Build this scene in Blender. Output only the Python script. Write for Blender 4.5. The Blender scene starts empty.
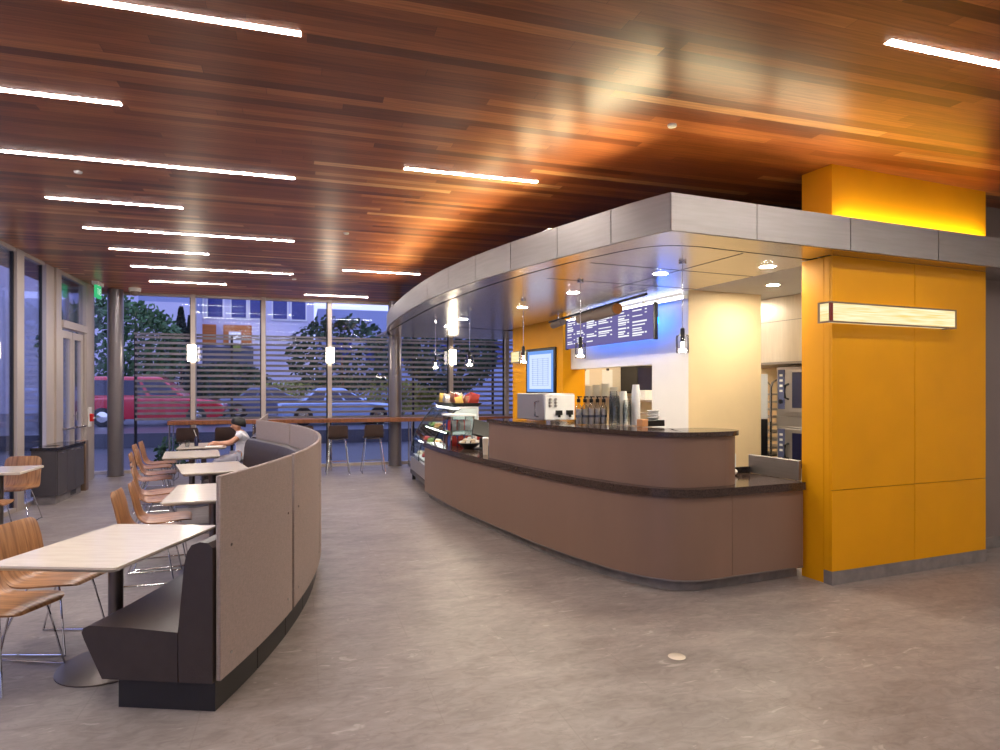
import bpy, bmesh, math, random
from mathutils import Matrix, Vector
random.seed(7)
R = math.radians
SC = bpy.context.scene
COL = SC.collection
CA = R(4.8)                       # the cafe is turned 4.8 degrees against the room
UV = Matrix.Rotation(CA, 4, 'Z')
CEIL = 3.65
UPW = 6
STRIP, DOWN, SKY, EXPO = 116, 560, 2.5, 0.18

# ------------------------------------------------------------------ mesh helpers
class MB:
    def __init__(s, T=None):
        s.v = []; s.f = []; s.m = []; s.T = T or Matrix(); s.mi = 0
    def add(s, vs, fs):
        n = len(s.v)
        s.v += [tuple(s.T @ Vector(p)) for p in vs]
        s.f += [tuple(n + i for i in f) for f in fs]
        s.m += [s.mi] * len(fs)
        return s
    def box(s, x0, x1, y0, y1, z0, z1):
        return s.add([(x0,y0,z0),(x1,y0,z0),(x1,y1,z0),(x0,y1,z0),(x0,y0,z1),(x1,y0,z1),(x1,y1,z1),(x0,y1,z1)],
                     [(3,2,1,0),(4,5,6,7),(0,1,5,4),(1,2,6,5),(2,3,7,6),(3,0,4,7)])
    def loft(s, loops, closed=True, caps=True):
        n = len(loops[0]); vs = [p for l in loops for p in l]; fs = []
        for i in range(len(loops) - 1):
            for j in range(n if closed else n - 1):
                k = (j + 1) % n
                fs.append((i*n+j, i*n+k, (i+1)*n+k, (i+1)*n+j))
        if caps and closed:
            fs.append(tuple(reversed(range(n)))); fs.append(tuple(range((len(loops)-1)*n, len(loops)*n)))
        return s.add(vs, fs)
    def prism(s, poly, z0, z1):
        a = sum(poly[i][0]*poly[(i+1)%len(poly)][1]-poly[(i+1)%len(poly)][0]*poly[i][1] for i in range(len(poly)))
        if a < 0: poly = poly[::-1]
        return s.loft([[(p[0],p[1],z0) for p in poly], [(p[0],p[1],z1) for p in poly]])
    def ribbon(s, a, b, z0, z1):
        """solid between two plan paths of equal length"""
        loops = []
        for p, q in zip(a, b):
            loops.append([(p[0],p[1],z0),(q[0],q[1],z0),(q[0],q[1],z1),(p[0],p[1],z1)])
        return s.loft(loops)
    def tube(s, pts, r, n=8, r1=None):
        pts = [Vector(p) for p in pts]; loops = []
        up = Vector((0,0,1))
        for i, p in enumerate(pts):
            d = (pts[min(i+1,len(pts)-1)] - pts[max(i-1,0)]).normalized()
            if abs(d.dot(up)) > .97: up = Vector((1,0,0)) if abs(d.x) < .9 else Vector((0,1,0))
            a = d.cross(up).normalized(); b = d.cross(a).normalized(); up = (a.cross(d)).normalized() if False else up
            rr = r if r1 is None else r + (r1-r)*i/(len(pts)-1)
            loops.append([tuple(p + a*math.cos(2*math.pi*k/n)*rr + b*math.sin(2*math.pi*k/n)*rr) for k in range(n)])
        return s.loft(loops)
    def lathe(s, prof, c=(0,0,0), n=24, sx=1, sy=1):
        loops = [[(c[0]+math.cos(2*math.pi*k/n)*r*sx, c[1]+math.sin(2*math.pi*k/n)*r*sy, c[2]+z) for k in range(n)] for r, z in prof]
        return s.loft(loops)
    def ball(s, c, r, n=14, m=9):
        if not hasattr(r, '__len__'): r = (r, r, r)
        return s.lathe([(max(1e-4, math.sin(math.pi*i/m)), -math.cos(math.pi*i/m)*r[2]) for i in range(m+1)], c, n, r[0], r[1])

WM = {}                          # world matrices of the things (no depsgraph needed)
def mesh(name, mb, mats):
    me = bpy.data.meshes.new(name)
    me.from_pydata(mb.v, [], mb.f)
    if not isinstance(mats, (list, tuple)): mats = [mats]
    for m in mats: me.materials.append(m)
    for p, i in zip(me.polygons, mb.m): p.material_index = min(i, len(mats)-1)
    bm = bmesh.new(); bm.from_mesh(me)
    bmesh.ops.recalc_face_normals(bm, faces=bm.faces); bm.to_mesh(me); bm.free()
    me.shade_smooth(); me.set_sharp_from_angle(angle=R(35))
    return me
def bevel(o, w, seg=2):
    m = o.modifiers.new('bevel', 'BEVEL'); m.width = w; m.segments = seg; m.limit_method = 'ANGLE'; m.angle_limit = R(40)
    return o
def tag(o, label=None, cat=None, group=None, kind=None):
    if label: o['label'] = label
    if cat: o['category'] = cat
    if group: o['group'] = group
    if kind: o['kind'] = kind
    return o
def solo(name, mb, mats, label=None, cat=None, group=None, kind=None, bev=0):
    """a thing that is one mesh: vertices given in the world, origin moved to its base"""
    me = mesh(name, mb, mats)
    xs = [v.co.x for v in me.vertices]; ys = [v.co.y for v in me.vertices]; zs = [v.co.z for v in me.vertices]
    c = Vector(((min(xs)+max(xs))/2, (min(ys)+max(ys))/2, min(zs)))
    me.transform(Matrix.Translation(-c))
    o = bpy.data.objects.new(name, me); COL.objects.link(o); o.location = c
    WM[o.name] = Matrix.Translation(c)
    if bev: bevel(o, bev)
    return tag(o, label, cat, group, kind)
def thing(name, loc, label, cat, rz=0, group=None, kind=None):
    o = bpy.data.objects.new(name, None); COL.objects.link(o); o.empty_display_size = .1
    o.location = loc; o.rotation_euler = (0, 0, rz)
    WM[o.name] = Matrix.Translation(loc) @ Matrix.Rotation(rz, 4, 'Z')
    return tag(o, label, cat, group, kind)
def part(name, mb, mats, parent, local=False, bev=0, label=None):
    """a part; vertices in the world unless local (then in the parent's own space)"""
    me = mesh(name, mb, mats)
    if not local: me.transform(WM[parent.name].inverted())
    o = bpy.data.objects.new(name, me); COL.objects.link(o); o.parent = parent
    WM[o.name] = WM[parent.name].copy()
    if bev: bevel(o, bev)
    if label: o['label'] = label
    return o
def copy_tree(o, parent=None):
    c = o.copy(); COL.objects.link(c)
    if parent: c.parent = parent
    for ch in [x for x in o.children]: copy_tree(ch, c)
    return c
def clone(src, loc, rz, label):
    c = copy_tree(src); c.location = loc; c.rotation_euler = (0,0,rz); c['label'] = label
    WM[c.name] = Matrix.Translation(loc) @ Matrix.Rotation(rz, 4, 'Z')
    return c

def smooth(pts, k=6):
    out = []
    n = len(pts)
    for i in range(n-1):
        p0 = Vector(pts[max(i-1,0)]); p1 = Vector(pts[i]); p2 = Vector(pts[i+1]); p3 = Vector(pts[min(i+2,n-1)])
        for j in range(k):
            t = j/k
            out.append(tuple(.5*((2*p1)+(p2-p0)*t+(2*p0-5*p1+4*p2-p3)*t*t+(3*p1-p0-3*p2+p3)*t*t*t)))
    out.append(tuple(pts[-1]))
    return out
def offset(path, d):
    """shift a plan path to its right-hand side by d"""
    out = []
    for i, p in enumerate(path):
        a = Vector(path[max(i-1,0)][:2]); b = Vector(path[min(i+1,len(path)-1)][:2])
        t = (b-a).normalized(); out.append((p[0]+t.y*d, p[1]-t.x*d))
    return out
def plen(path):
    L = [0]
    for a, b in zip(path, path[1:]): L.append(L[-1]+math.hypot(b[0]-a[0], b[1]-a[1]))
    return L
def sub(path, s0, s1, step=.08):
    """part of a path between two arc lengths"""
    L = plen(path)
    def at(s):
        s = max(0, min(L[-1], s))
        for i in range(len(L)-1):
            if L[i+1] >= s:
                t = (s-L[i])/max(1e-9, L[i+1]-L[i]); a, b = path[i], path[i+1]
                return (a[0]+(b[0]-a[0])*t, a[1]+(b[1]-a[1])*t)
        return path[-1]
    n = max(2, int(abs(s1-s0)/step)+1)
    return [at(s0+(s1-s0)*i/(n-1)) for i in range(n)]
def W(u, v, z=0):
    p = UV @ Vector((u, v, z)); return (p.x, p.y, p.z)

# ------------------------------------------------------------------ materials
def srgb(r, g, b):
    f = lambda c: (c/255/12.92) if c/255 <= .04045 else ((c/255+.055)/1.055)**2.4
    return (f(r), f(g), f(b), 1)
def nodes(name):
    m = bpy.data.materials.new(name); m.use_nodes = True
    nt = m.node_tree; b = nt.nodes['Principled BSDF']
    return m, nt, b
def mat(name, c, rough=.5, metal=0, var=.08, scale=8, bump=0, bscale=60, coat=0, stretch=None, spec=None):
    """procedural: noise varies the colour a little, optional bump"""
    m, nt, b = nodes(name)
    N = nt.nodes; L = nt.links
    tc = N.new('ShaderNodeTexCoord'); mp = N.new('ShaderNodeMapping'); L.new(tc.outputs['Object'], mp.inputs[0])
    if stretch: mp.inputs['Scale'].default_value = stretch
    nz = N.new('ShaderNodeTexNoise'); nz.inputs['Scale'].default_value = scale; nz.inputs['Detail'].default_value = 5
    L.new(mp.outputs[0], nz.inputs['Vector'])
    rp = N.new('ShaderNodeValToRGB'); c = srgb(*c)
    rp.color_ramp.elements[0].position = .3; rp.color_ramp.elements[1].position = .7
    rp.color_ramp.elements[0].color = tuple(x*(1-var) for x in c[:3])+(1,)
    rp.color_ramp.elements[1].color = tuple(min(1, x*(1+var)) for x in c[:3])+(1,)
    L.new(nz.outputs[0], rp.inputs[0]); L.new(rp.outputs[0], b.inputs['Base Color'])
    b.inputs['Roughness'].default_value = rough; b.inputs['Metallic'].default_value = metal
    if coat: b.inputs['Coat Weight'].default_value = coat; b.inputs['Coat Roughness'].default_value = .15
    if spec is not None: b.inputs['Specular IOR Level'].default_value = spec
    if bump:
        n2 = N.new('ShaderNodeTexNoise'); n2.inputs['Scale'].default_value = bscale; L.new(mp.outputs[0], n2.inputs['Vector'])
        bp = N.new('ShaderNodeBump'); bp.inputs['Strength'].default_value = bump; bp.inputs['Distance'].default_value = .01
        L.new(n2.outputs[0], bp.inputs['Height']); L.new(bp.outputs[0], b.inputs['Normal'])
    return m
def emis(name, c, s):
    m, nt, b = nodes(name); nt.nodes.remove(b)
    e = nt.nodes.new('ShaderNodeEmission'); e.inputs[0].default_value = srgb(*c); e.inputs[1].default_value = s
    nt.links.new(e.outputs[0], nt.nodes['Material Output'].inputs[0])
    return m
def glass(name, tint=(255,255,255), ior=1.45, rough=.0, boost=1.0):
    m, nt, b = nodes(name); nt.nodes.remove(b); N = nt.nodes; L = nt.links
    fr = N.new('ShaderNodeFresnel'); fr.inputs[0].default_value = ior
    ml = N.new('ShaderNodeMath'); ml.operation = 'MULTIPLY'; ml.inputs[1].default_value = boost; ml.use_clamp = True
    L.new(fr.outputs[0], ml.inputs[0])
    t = N.new('ShaderNodeBsdfTransparent'); t.inputs[0].default_value = srgb(*tint)
    g = N.new('ShaderNodeBsdfGlossy'); g.inputs['Roughness'].default_value = rough
    mx = N.new('ShaderNodeMixShader'); L.new(ml.outputs[0], mx.inputs[0]); L.new(t.outputs[0], mx.inputs[1]); L.new(g.outputs[0], mx.inputs[2])
    L.new(mx.outputs[0], N['Material Output'].inputs[0])
    return m

def wood_ceiling():
    m, nt, b = nodes('ceiling planks'); N = nt.nodes; L = nt.links
    tc = N.new('ShaderNodeTexCoord')
    sep = N.new('ShaderNodeSeparateXYZ'); L.new(tc.outputs['Object'], sep.inputs[0])
    def mth(op, a, b_=None):
        n = N.new('ShaderNodeMath'); n.operation = op
        for k, x in enumerate((a, b_)):
            if x is None: continue
            if isinstance(x, (int, float)): n.inputs[k].default_value = x
            else: L.new(x, n.inputs[k])
        return n.outputs[0]
    ry = mth('DIVIDE', sep.outputs['Y'], .092); row = mth('FLOOR', ry); fy = mth('FRACT', ry)
    wr = N.new('ShaderNodeTexWhiteNoise'); wr.noise_dimensions = '1D'; L.new(row, wr.inputs['W'])
    rx = mth('ADD', mth('DIVIDE', sep.outputs['X'], 2.3), mth('MULTIPLY', wr.outputs['Value'], 7.0)); ix = mth('FLOOR', rx); fx = mth('FRACT', rx)
    cb = N.new('ShaderNodeCombineXYZ'); L.new(row, cb.inputs[0]); L.new(ix, cb.inputs[1])
    wn_ = N.new('ShaderNodeTexWhiteNoise'); wn_.noise_dimensions = '2D'; L.new(cb.outputs[0], wn_.inputs['Vector'])
    gap = mth('MAXIMUM', mth('LESS_THAN', fy, .022), mth('LESS_THAN', fx, .0012))
    rp = N.new('ShaderNodeValToRGB'); e = rp.color_ramp.elements
    e[0].position = 0; e[0].color = srgb(*WOOD[0]); e[1].position = 1; e[1].color = srgb(*WOOD[4])
    for pos, c in ((.25, WOOD[1]), (.6, WOOD[2]), (.93, WOOD[3])):
        k = e.new(pos); k.color = srgb(*c)
    L.new(wn_.outputs['Value'], rp.inputs[0])
    mp = N.new('ShaderNodeMapping'); mp.inputs['Scale'].default_value = (1.2, 26, 1); L.new(tc.outputs['Object'], mp.inputs[0])
    nz = N.new('ShaderNodeTexNoise'); nz.inputs['Scale'].default_value = 2.2; nz.inputs['Detail'].default_value = 7; L.new(mp.outputs[0], nz.inputs['Vector'])
    r2 = N.new('ShaderNodeMapRange'); r2.inputs['From Min'].default_value = .3; r2.inputs['From Max'].default_value = .7
    r2.inputs['To Min'].default_value = .72; r2.inputs['To Max'].default_value = 1.2; L.new(nz.outputs[0], r2.inputs[0])
    mx = N.new('ShaderNodeMix'); mx.data_type = 'RGBA'; mx.blend_type = 'MULTIPLY'; mx.inputs[0].default_value = 1
    L.new(rp.outputs[0], mx.inputs[6]); L.new(r2.outputs[0], mx.inputs[7])
    m2 = N.new('ShaderNodeMix'); m2.data_type = 'RGBA'; m2.inputs[7].default_value = (.03,.012,.007,1)
    L.new(mth('MULTIPLY', gap, .7), m2.inputs[0]); L.new(mx.outputs[2], m2.inputs[6]); L.new(m2.outputs[2], b.inputs['Base Color'])
    b.inputs['Roughness'].default_value = .32
    return m
def stone_floor():
    m, nt, b = nodes('stone floor'); N = nt.nodes; L = nt.links
    tc = N.new('ShaderNodeTexCoord')
    def noise(sc, det, stretch=(1,1,1), dist=0, rot=0):
        mp = N.new('ShaderNodeMapping'); mp.inputs['Scale'].default_value = stretch; mp.inputs['Rotation'].default_value = (0,0,rot)
        L.new(tc.outputs['Object'], mp.inputs[0])
        n = N.new('ShaderNodeTexNoise'); n.inputs['Scale'].default_value = sc; n.inputs['Detail'].default_value = det; n.inputs['Distortion'].default_value = dist
        L.new(mp.outputs[0], n.inputs['Vector']); return n
    a = noise(1.7, 9, (1,2.2,1), .8, .4); d = noise(9, 8, (1,1.8,1), 1.2, -.3)
    rp = N.new('ShaderNodeValToRGB'); e = rp.color_ramp.elements
    e[0].position = .28; e[0].color = srgb(*FLOORC[0]); e[1].position = .72; e[1].color = srgb(*FLOORC[2])
    k = e.new(.5); k.color = srgb(*FLOORC[1])
    mx = N.new('ShaderNodeMix'); mx.data_type = 'FLOAT'; mx.inputs[0].default_value = .45
    L.new(a.outputs[0], mx.inputs[2]); L.new(d.outputs[0], mx.inputs[3]); L.new(mx.outputs[0], rp.inputs[0])
    # pale scuffs with a shape of their own
    s = noise(3.1, 3, (1,2.6,1), 2.2, .7)
    r2 = N.new('ShaderNodeValToRGB'); r2.color_ramp.elements[0].position = .66; r2.color_ramp.elements[1].position = .72
    L.new(s.outputs[0], r2.inputs[0])
    m2 = N.new('ShaderNodeMix'); m2.data_type = 'RGBA'; m2.inputs[7].default_value = srgb(*FLOORC[3])
    ms = N.new('ShaderNodeMath'); ms.operation = 'MULTIPLY'; ms.inputs[1].default_value = .4; L.new(r2.outputs[0], ms.inputs[0])
    L.new(ms.outputs[0], m2.inputs[0]); L.new(rp.outputs[0], m2.inputs[6])
    wv = noise(2.4, 6, (1,2.4,1), 1.6, .2)
    ab = N.new('ShaderNodeMath'); ab.operation = 'SUBTRACT'; ab.inputs[1].default_value = .5; L.new(wv.outputs[0], ab.inputs[0])
    a2 = N.new('ShaderNodeMath'); a2.operation = 'ABSOLUTE'; L.new(ab.outputs[0], a2.inputs[0])
    vr = N.new('ShaderNodeMapRange'); vr.inputs['From Min'].default_value = 0; vr.inputs['From Max'].default_value = .012; vr.inputs['To Min'].default_value = .38; vr.inputs['To Max'].default_value = 0
    L.new(a2.outputs[0], vr.inputs[0])
    vm = N.new('ShaderNodeMix'); vm.data_type = 'RGBA'; vm.inputs[7].default_value = srgb(*FLOORC[0]); L.new(vr.outputs[0], vm.inputs[0]); L.new(m2.outputs[2], vm.inputs[6])
    m2 = vm
    # faint joints between the slabs
    br = N.new('ShaderNodeTexBrick'); br.inputs['Scale'].default_value = 1; br.inputs['Brick Width'].default_value = 1.2; br.inputs['Row Height'].default_value = .6
    br.inputs['Mortar Size'].default_value = .004; L.new(tc.outputs['Object'], br.inputs['Vector'])
    m3 = N.new('ShaderNodeMix'); m3.data_type = 'RGBA'; m3.inputs[7].default_value = srgb(110,98,92)
    mj = N.new('ShaderNodeMath'); mj.operation = 'MULTIPLY'; mj.inputs[1].default_value = .3; L.new(br.outputs['Fac'], mj.inputs[0])
    L.new(mj.outputs[0], m3.inputs[0]); L.new(m2.outputs[2], m3.inputs[6]); L.new(m3.outputs[2], b.inputs['Base Color'])
    b.inputs['Roughness'].default_value = .42
    bp = N.new('ShaderNodeBump'); bp.inputs['Strength'].default_value = .15; bp.inputs['Distance'].default_value = .01
    L.new(d.outputs[0], bp.inputs['Height']); L.new(bp.outputs[0], b.inputs['Normal'])
    return m
def plywood(name, c0, c1):
    m, nt, b = nodes(name); N = nt.nodes; L = nt.links
    tc = N.new('ShaderNodeTexCoord'); mp = N.new('ShaderNodeMapping'); mp.inputs['Scale'].default_value = (22, 1.5, 1.5); L.new(tc.outputs['Object'], mp.inputs[0])
    nz = N.new('ShaderNodeTexNoise'); nz.inputs['Scale'].default_value = 2; nz.inputs['Detail'].default_value = 6; nz.inputs['Distortion'].default_value = .6
    L.new(mp.outputs[0], nz.inputs['Vector']); rp = N.new('ShaderNodeValToRGB')
    rp.color_ramp.elements[0].position = .3; rp.color_ramp.elements[1].position = .7
    rp.color_ramp.elements[0].color = srgb(*c0); rp.color_ramp.elements[1].color = srgb(*c1)
    L.new(nz.outputs[0], rp.inputs[0]); L.new(rp.outputs[0], b.inputs['Base Color'])
    b.inputs['Roughness'].default_value = .38
    return m
def weave(name, c):
    m, nt, b = nodes(name); N = nt.nodes; L = nt.links
    tc = N.new('ShaderNodeTexCoord'); vs = []
    for ax in ((0,0,1),(1,1,0)):
        mp = N.new('ShaderNodeMapping'); mp.inputs['Scale'].default_value = (340 if ax[0] else 30, 340 if ax[1] else 30, 340 if ax[2] else 30)
        L.new(tc.outputs['Object'], mp.inputs[0]); n = N.new('ShaderNodeTexNoise'); n.inputs['Scale'].default_value = 1; n.inputs['Detail'].default_value = 2
        L.new(mp.outputs[0], n.inputs['Vector']); vs.append(n)
    mx = N.new('ShaderNodeMath'); mx.operation = 'ADD'; L.new(vs[0].outputs[0], mx.inputs[0]); L.new(vs[1].outputs[0], mx.inputs[1])
    rp = N.new('ShaderNodeMapRange'); rp.inputs['From Min'].default_value = .6; rp.inputs['From Max'].default_value = 1.4; rp.inputs['To Min'].default_value = .78; rp.inputs['To Max'].default_value = 1.22
    L.new(mx.outputs[0], rp.inputs[0]); mm = N.new('ShaderNodeMix'); mm.data_type = 'RGBA'; mm.blend_type = 'MULTIPLY'; mm.inputs[0].default_value = 1
    mm.inputs[6].default_value = srgb(*c); L.new(rp.outputs[0], mm.inputs[7]); L.new(mm.outputs[2], b.inputs['Base Color'])
    b.inputs['Roughness'].default_value = .8
    return m
def granite(name, c0, c1, rough=.12):
    m, nt, b = nodes(name); N = nt.nodes; L = nt.links
    tc = N.new('ShaderNodeTexCoord'); vo = N.new('ShaderNodeTexVoronoi'); vo.inputs['Scale'].default_value = 140; L.new(tc.outputs['Object'], vo.inputs['Vector'])
    rp = N.new('ShaderNodeValToRGB'); rp.color_ramp.elements[0].color = srgb(*c0); rp.color_ramp.elements[1].color = srgb(*c1); rp.color_ramp.elements[1].position = .8
    sp = N.new('ShaderNodeSeparateColor'); L.new(vo.outputs['Color'], sp.inputs[0]); L.new(sp.outputs[0], rp.inputs[0]); L.new(rp.outputs[0], b.inputs['Base Color'])
    b.inputs['Roughness'].default_value = rough
    return m

WOOD = [(104,54,29),(138,76,42),(160,92,52),(184,116,68),(222,170,116)]
FLOORC = [(106,96,91),(134,123,117),(156,145,138),(192,182,174)]
M = {}
M['ceiling'] = wood_ceiling(); M['floor'] = stone_floor()
M['strip'] = emis('light strip', (255,247,240), STRIP)
M['steel'] = mat('brushed steel', (150,144,141), .46, 1, .06, 3, .05, 90, stretch=(1,1,14))
M['soffit'] = mat('satin soffit metal', (214,208,202), .24, 1, .05, 2, .04, 14, stretch=(1,6,1))
M['oven_steel'] = mat('oven steel', (196,188,180), .34, .7, .05, 4)
M['chrome'] = mat('chrome', (215,215,218), .12, 1, .03)
M['dark_gap'] = mat('dark reveal', (28,24,22), .6)
M['yellow'] = mat('yellow panel', (222,152,0), .5, 0, .05, 2, spec=.25)
M['stone_base'] = mat('stone base', (122,114,110), .5, 0, .2, 9, .1)
M['grey_wall'] = mat('taupe wall', (126,112,106), .7, 0, .04, 3)
M['kitchen_wall'] = mat('kitchen wall', (222,208,184), .55, 0, .04, 2)
M['cream'] = mat('cream wall', (240,214,168), .55, 0, .04, 2)
M['white_wall'] = mat('white wall', (226,222,216), .6, 0, .03, 2)
M['laminate'] = mat('brown laminate', (128,100,83), .42, 0, .05, 3, stretch=(1,1,.2))
M['granite'] = granite('brown granite', (40,30,27), (74,58,51))
M['black_granite'] = granite('black granite', (22,20,20), (52,48,46))
M['weave'] = weave('taupe woven fabric', (148,132,126))
M['leather'] = mat('brown leather', (54,43,38), .42, 0, .1, 14, .12, 160)
M['plinth'] = mat('dark plinth', (34,30,30), .5, 0, .1)
M['table'] = mat('pale laminate', (214,200,180), .22, 0, .06, 5, stretch=(1,5,1), coat=.3)
M['ply'] = plywood('walnut plywood', (120,78,46), (178,128,84))
M['bar_wood'] = plywood('bar wood', (110,62,34), (150,92,54))
M['brown_seat'] = mat('dark brown shell', (62,46,42), .4, 0, .1)
M['mullion'] = mat('champagne aluminium', (190,177,168), .45, .35, .04, 3)
M['mullion_dark'] = mat('dark gasket', (30,30,36), .5)
M['glass'] = glass('window glass', (240,242,248), 1.45, 0, .55)
M['clear'] = glass('clear glass', (244,248,248), 1.35, 0, .35)
M['column'] = mat('grey column paint', (128,122,126), .3, .6, .04, 3)
M['cabinet'] = mat('charcoal cabinet', (70,64,64), .45, 0, .06, 4)
M['white'] = mat('white plastic', (236,236,234), .35, 0, .02)
M['black'] = mat('black plastic', (18,18,20), .35, 0, .1)
M['paper'] = mat('paper', (240,238,230), .8, 0, .02)
M['slat'] = mat('bronze slat', (166,152,136), .6, 0, .06, 3)

# ------------------------------------------------------------------ room shell
X0, X1, Y0, Y1 = -3.8, 9.5, -3.5, 14.6
solo('floor', MB().box(X0-.7, X1, Y0, Y1+.05, -.2, 0), M['floor'], 'grey brown stone floor with pale scuffs and faint joints', 'floor', kind='structure')
solo('ceiling', MB().box(X0-.7, X1, Y0, Y1+.1, CEIL, CEIL+.2), M['ceiling'], 'glossy red brown wood plank ceiling', 'ceiling', kind='structure')
solo('wall_rear', MB().box(X0-.1, X1, Y0-.2, Y0, 0, CEIL), M['white_wall'], 'plain pale wall closing the room behind', 'wall', kind='structure')
solo('wall_right', MB().box(X1, X1+.2, Y0, Y1, 0, CEIL), M['white_wall'], 'plain pale wall closing the room on the right', 'wall', kind='structure')

wn = [0]
def window(name_label, along, a, b, fixed, z0, z1, mull, depth, rails=(), left_only=True):
    """one bay of curtain wall: along 'x' (back wall) or 'y' (left wall); mullion at the start of the bay"""
    wn[0] += 1
    def bx(mb, p0, p1, q0, q1, h0, h1):
        return mb.box(p0,p1,q0,q1,h0,h1) if along == 'x' else mb.box(q0,q1,p0,p1,h0,h1)
    f = MB()
    bx(f, a-mull/2, a+mull/2, fixed-depth, fixed+.06, z0, z1)
    bx(f, a+mull/2, b-mull/2, fixed-.05, fixed+.05, z0, z0+.06)
    bx(f, a+mull/2, b-mull/2, fixed-.05, fixed+.05, z1-.05, z1)
    for r in rails: bx(f, a+mull/2, b-mull/2, fixed-.05, fixed+.05, r-.03, r+.03)
    o = solo('window_%d' % wn[0], f, M['mullion'], name_label, 'window', kind='structure')
    g = MB(); bx(g, a+mull/2, b-mull/2, fixed-.006, fixed+.006, z0+.06, z1-.05)
    part('window_pane', g, M['glass'], o)
    k = MB()
    bx(k, b-mull/2-.03, b-mull/2, fixed-.02, fixed+.02, z0+.06, z1-.05)
    part('gasket', k, M['mullion_dark'], o)
    return o
back_x = [-3.47, -2.11, -.745, .62, 1.98, 3.34, 4.7, 6.06]
names = ['at the far left corner behind the round column', 'above the bar left of the boy', 'behind the seated boy', 'above the bar left of the steel column', 'under the canopy right of the steel column', 'under the canopy above the display case', 'under the canopy beside the yellow screen wall']
for i in range(7):
    window('tall glazed bay of the back wall '+names[i], 'x', back_x[i], back_x[i+1], Y1, 0, CEIL, .085, .14, () )
window('narrow glazed bay at the left end of the back wall', 'x', -4.4, -3.47, Y1, 0, CEIL, .06, .1)
window('glazed return beside the entrance doors', 'x', -4.4, -3.83, 14.07, 0, CEIL, .05, .05)
left_y = [7.1, 8.85, 10.57, 11.6]
lab = ['cut by the left picture edge', 'behind the small left table', 'left of the glass doors above the cabinet']
for i in range(3):
    window('tall glazed bay of the left wall '+lab[i], 'y', left_y[i], left_y[i+1], X0, 0, CEIL, .24, .03)
for i, (a, b) in enumerate(((-3.4, 0.2), (.2, 3.7), (3.7, 7.1))):
    window('glazed bay of the left wall nearer than the picture shows', 'y', a, b, X0, 0, CEIL, .3, .1)
# door bay
db = MB()
db.box(X0-.06, X0+.03, 11.61, 11.95, 0, CEIL); db.box(X0-.06, X0+.06, 11.95, 12.18, 0, CEIL); db.box(X0-.06, X0+.06, 13.45, 13.84, 0, CEIL); db.box(X0-.06, X0+.02, 13.84, 14.08, 0, CEIL)
solo('trim_1', db, M['mullion'], 'wide aluminium jambs either side of the glass doors', 'trim', kind='structure')
d = thing('door_1', (X0, 12.8, 0), 'pair of glazed aluminium entrance doors with a transom', 'door', kind='structure')
f = MB()
f.box(X0-.05, X0+.09, 12.18, 13.45, 2.72, 2.84)
f.box(X0-.05, X0+.05, 12.18, 12.24, 0, 2.72); f.box(X0-.05, X0+.05, 13.39, 13.45, 0, 2.72); f.box(X0-.05, X0+.05, 12.18, 13.45, CEIL-.06, CEIL)
part('door_frame', f, M['mullion'], d)
part('transom_pane', MB().box(X0-.006, X0+.006, 12.18, 13.45, 2.84, CEIL-.06), M['glass'], d)
for a in (12.25, 12.82):
    l = MB(); b = a+.545
    l.box(X0-.03, X0+.03, a, a+.1, .02, 2.68); l.box(X0-.03, X0+.03, b-.1, b, .02, 2.68); l.box(X0-.03, X0+.03, a+.1, b-.1, .02, .26); l.box(X0-.03,X0+.03,a+.1,b-.1,2.56,2.68)
    dl = part('door_leaf', l, M['mullion'], d)
    part('door_pane', MB().box(X0-.005, X0+.005, a+.1, b-.1, .26, 2.56), M['glass'], dl)
    h = MB().tube([(X0+.03,a+.05,1.03),(X0+.09,a+.05,1.03),(X0+.09,b-.05,1.03),(X0+.03,b-.05,1.03)], .016)
    part('push_bar', h, M['chrome'], dl)
h = MB().box(X0+.03, X0+.05, 12.97, 13.03, 1.15, 1.3); h.tube([(X0+.05,12.8,1.24),(X0+.1,12.8,1.24),(X0+.1,12.7,1.24)], .012)
part('door_handle', h, M['chrome'], d)

# ------------------------------------------------------------------ ceiling lights and small ceiling fittings
strips = [
 (3.68,-2.5,0.0,'longest looking linear ceiling light at the top left, cut by the picture top'),
 (4.95,-2.45,-1.17,'short linear ceiling light at the left picture edge, second row from the camera'),
 (6.22,-2.5,-.05,'long linear ceiling light, third row from the camera on the left'),
 (7.6,-2.47,-1.21,'short linear ceiling light in the fourth row from the camera'),
 (8.88,-2.5,-.08,'long linear ceiling light in the fifth row from the camera'),
 (10.1,-2.53,-1.27,'short linear ceiling light in the sixth row from the camera'),
 (11.43,-2.56,-.12,'long linear ceiling light in the seventh row, near the glass doors'),
 (12.92,-2.6,-1.32,'short linear ceiling light nearest the round column at the left corner'),
 (2.78,3.15,5.6,'linear ceiling light at the top right corner, cut by the picture edge'),
 (5.65,.88,2.13,'lone linear ceiling light in the middle of the ceiling'),
 (10.8,.67,1.94,'short linear ceiling light close to the far end of the canopy'),
 (13.83,.09,1.37,'farthest linear ceiling light, just before the back windows')]
fill_strips = [(2.4,-2.5,-.05),(-.1,-2.5,-.05),(-1.4,1.0,3.4),(.2,5.0,7.4),(1.9,6.4,8.8)]  # strips added out of view as even fill for the room
for i, s in enumerate(strips + [e+(None,) for e in fill_strips]):
    y, a, b, l = s
    t = thing('ceiling_light', ((a+b)/2, y, CEIL-.006), l or 'added linear ceiling light for even fill, outside the picture', 'ceiling light', group='linear ceiling lights')
    part('diffuser', MB().box(a, b, y-.023, y+.023, CEIL-.003, CEIL-.001), M['strip'], t)
    part('housing', MB().box(a-.006, b+.006, y-.03, y+.03, CEIL-.001, CEIL+.02), M['white'], t)
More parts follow.
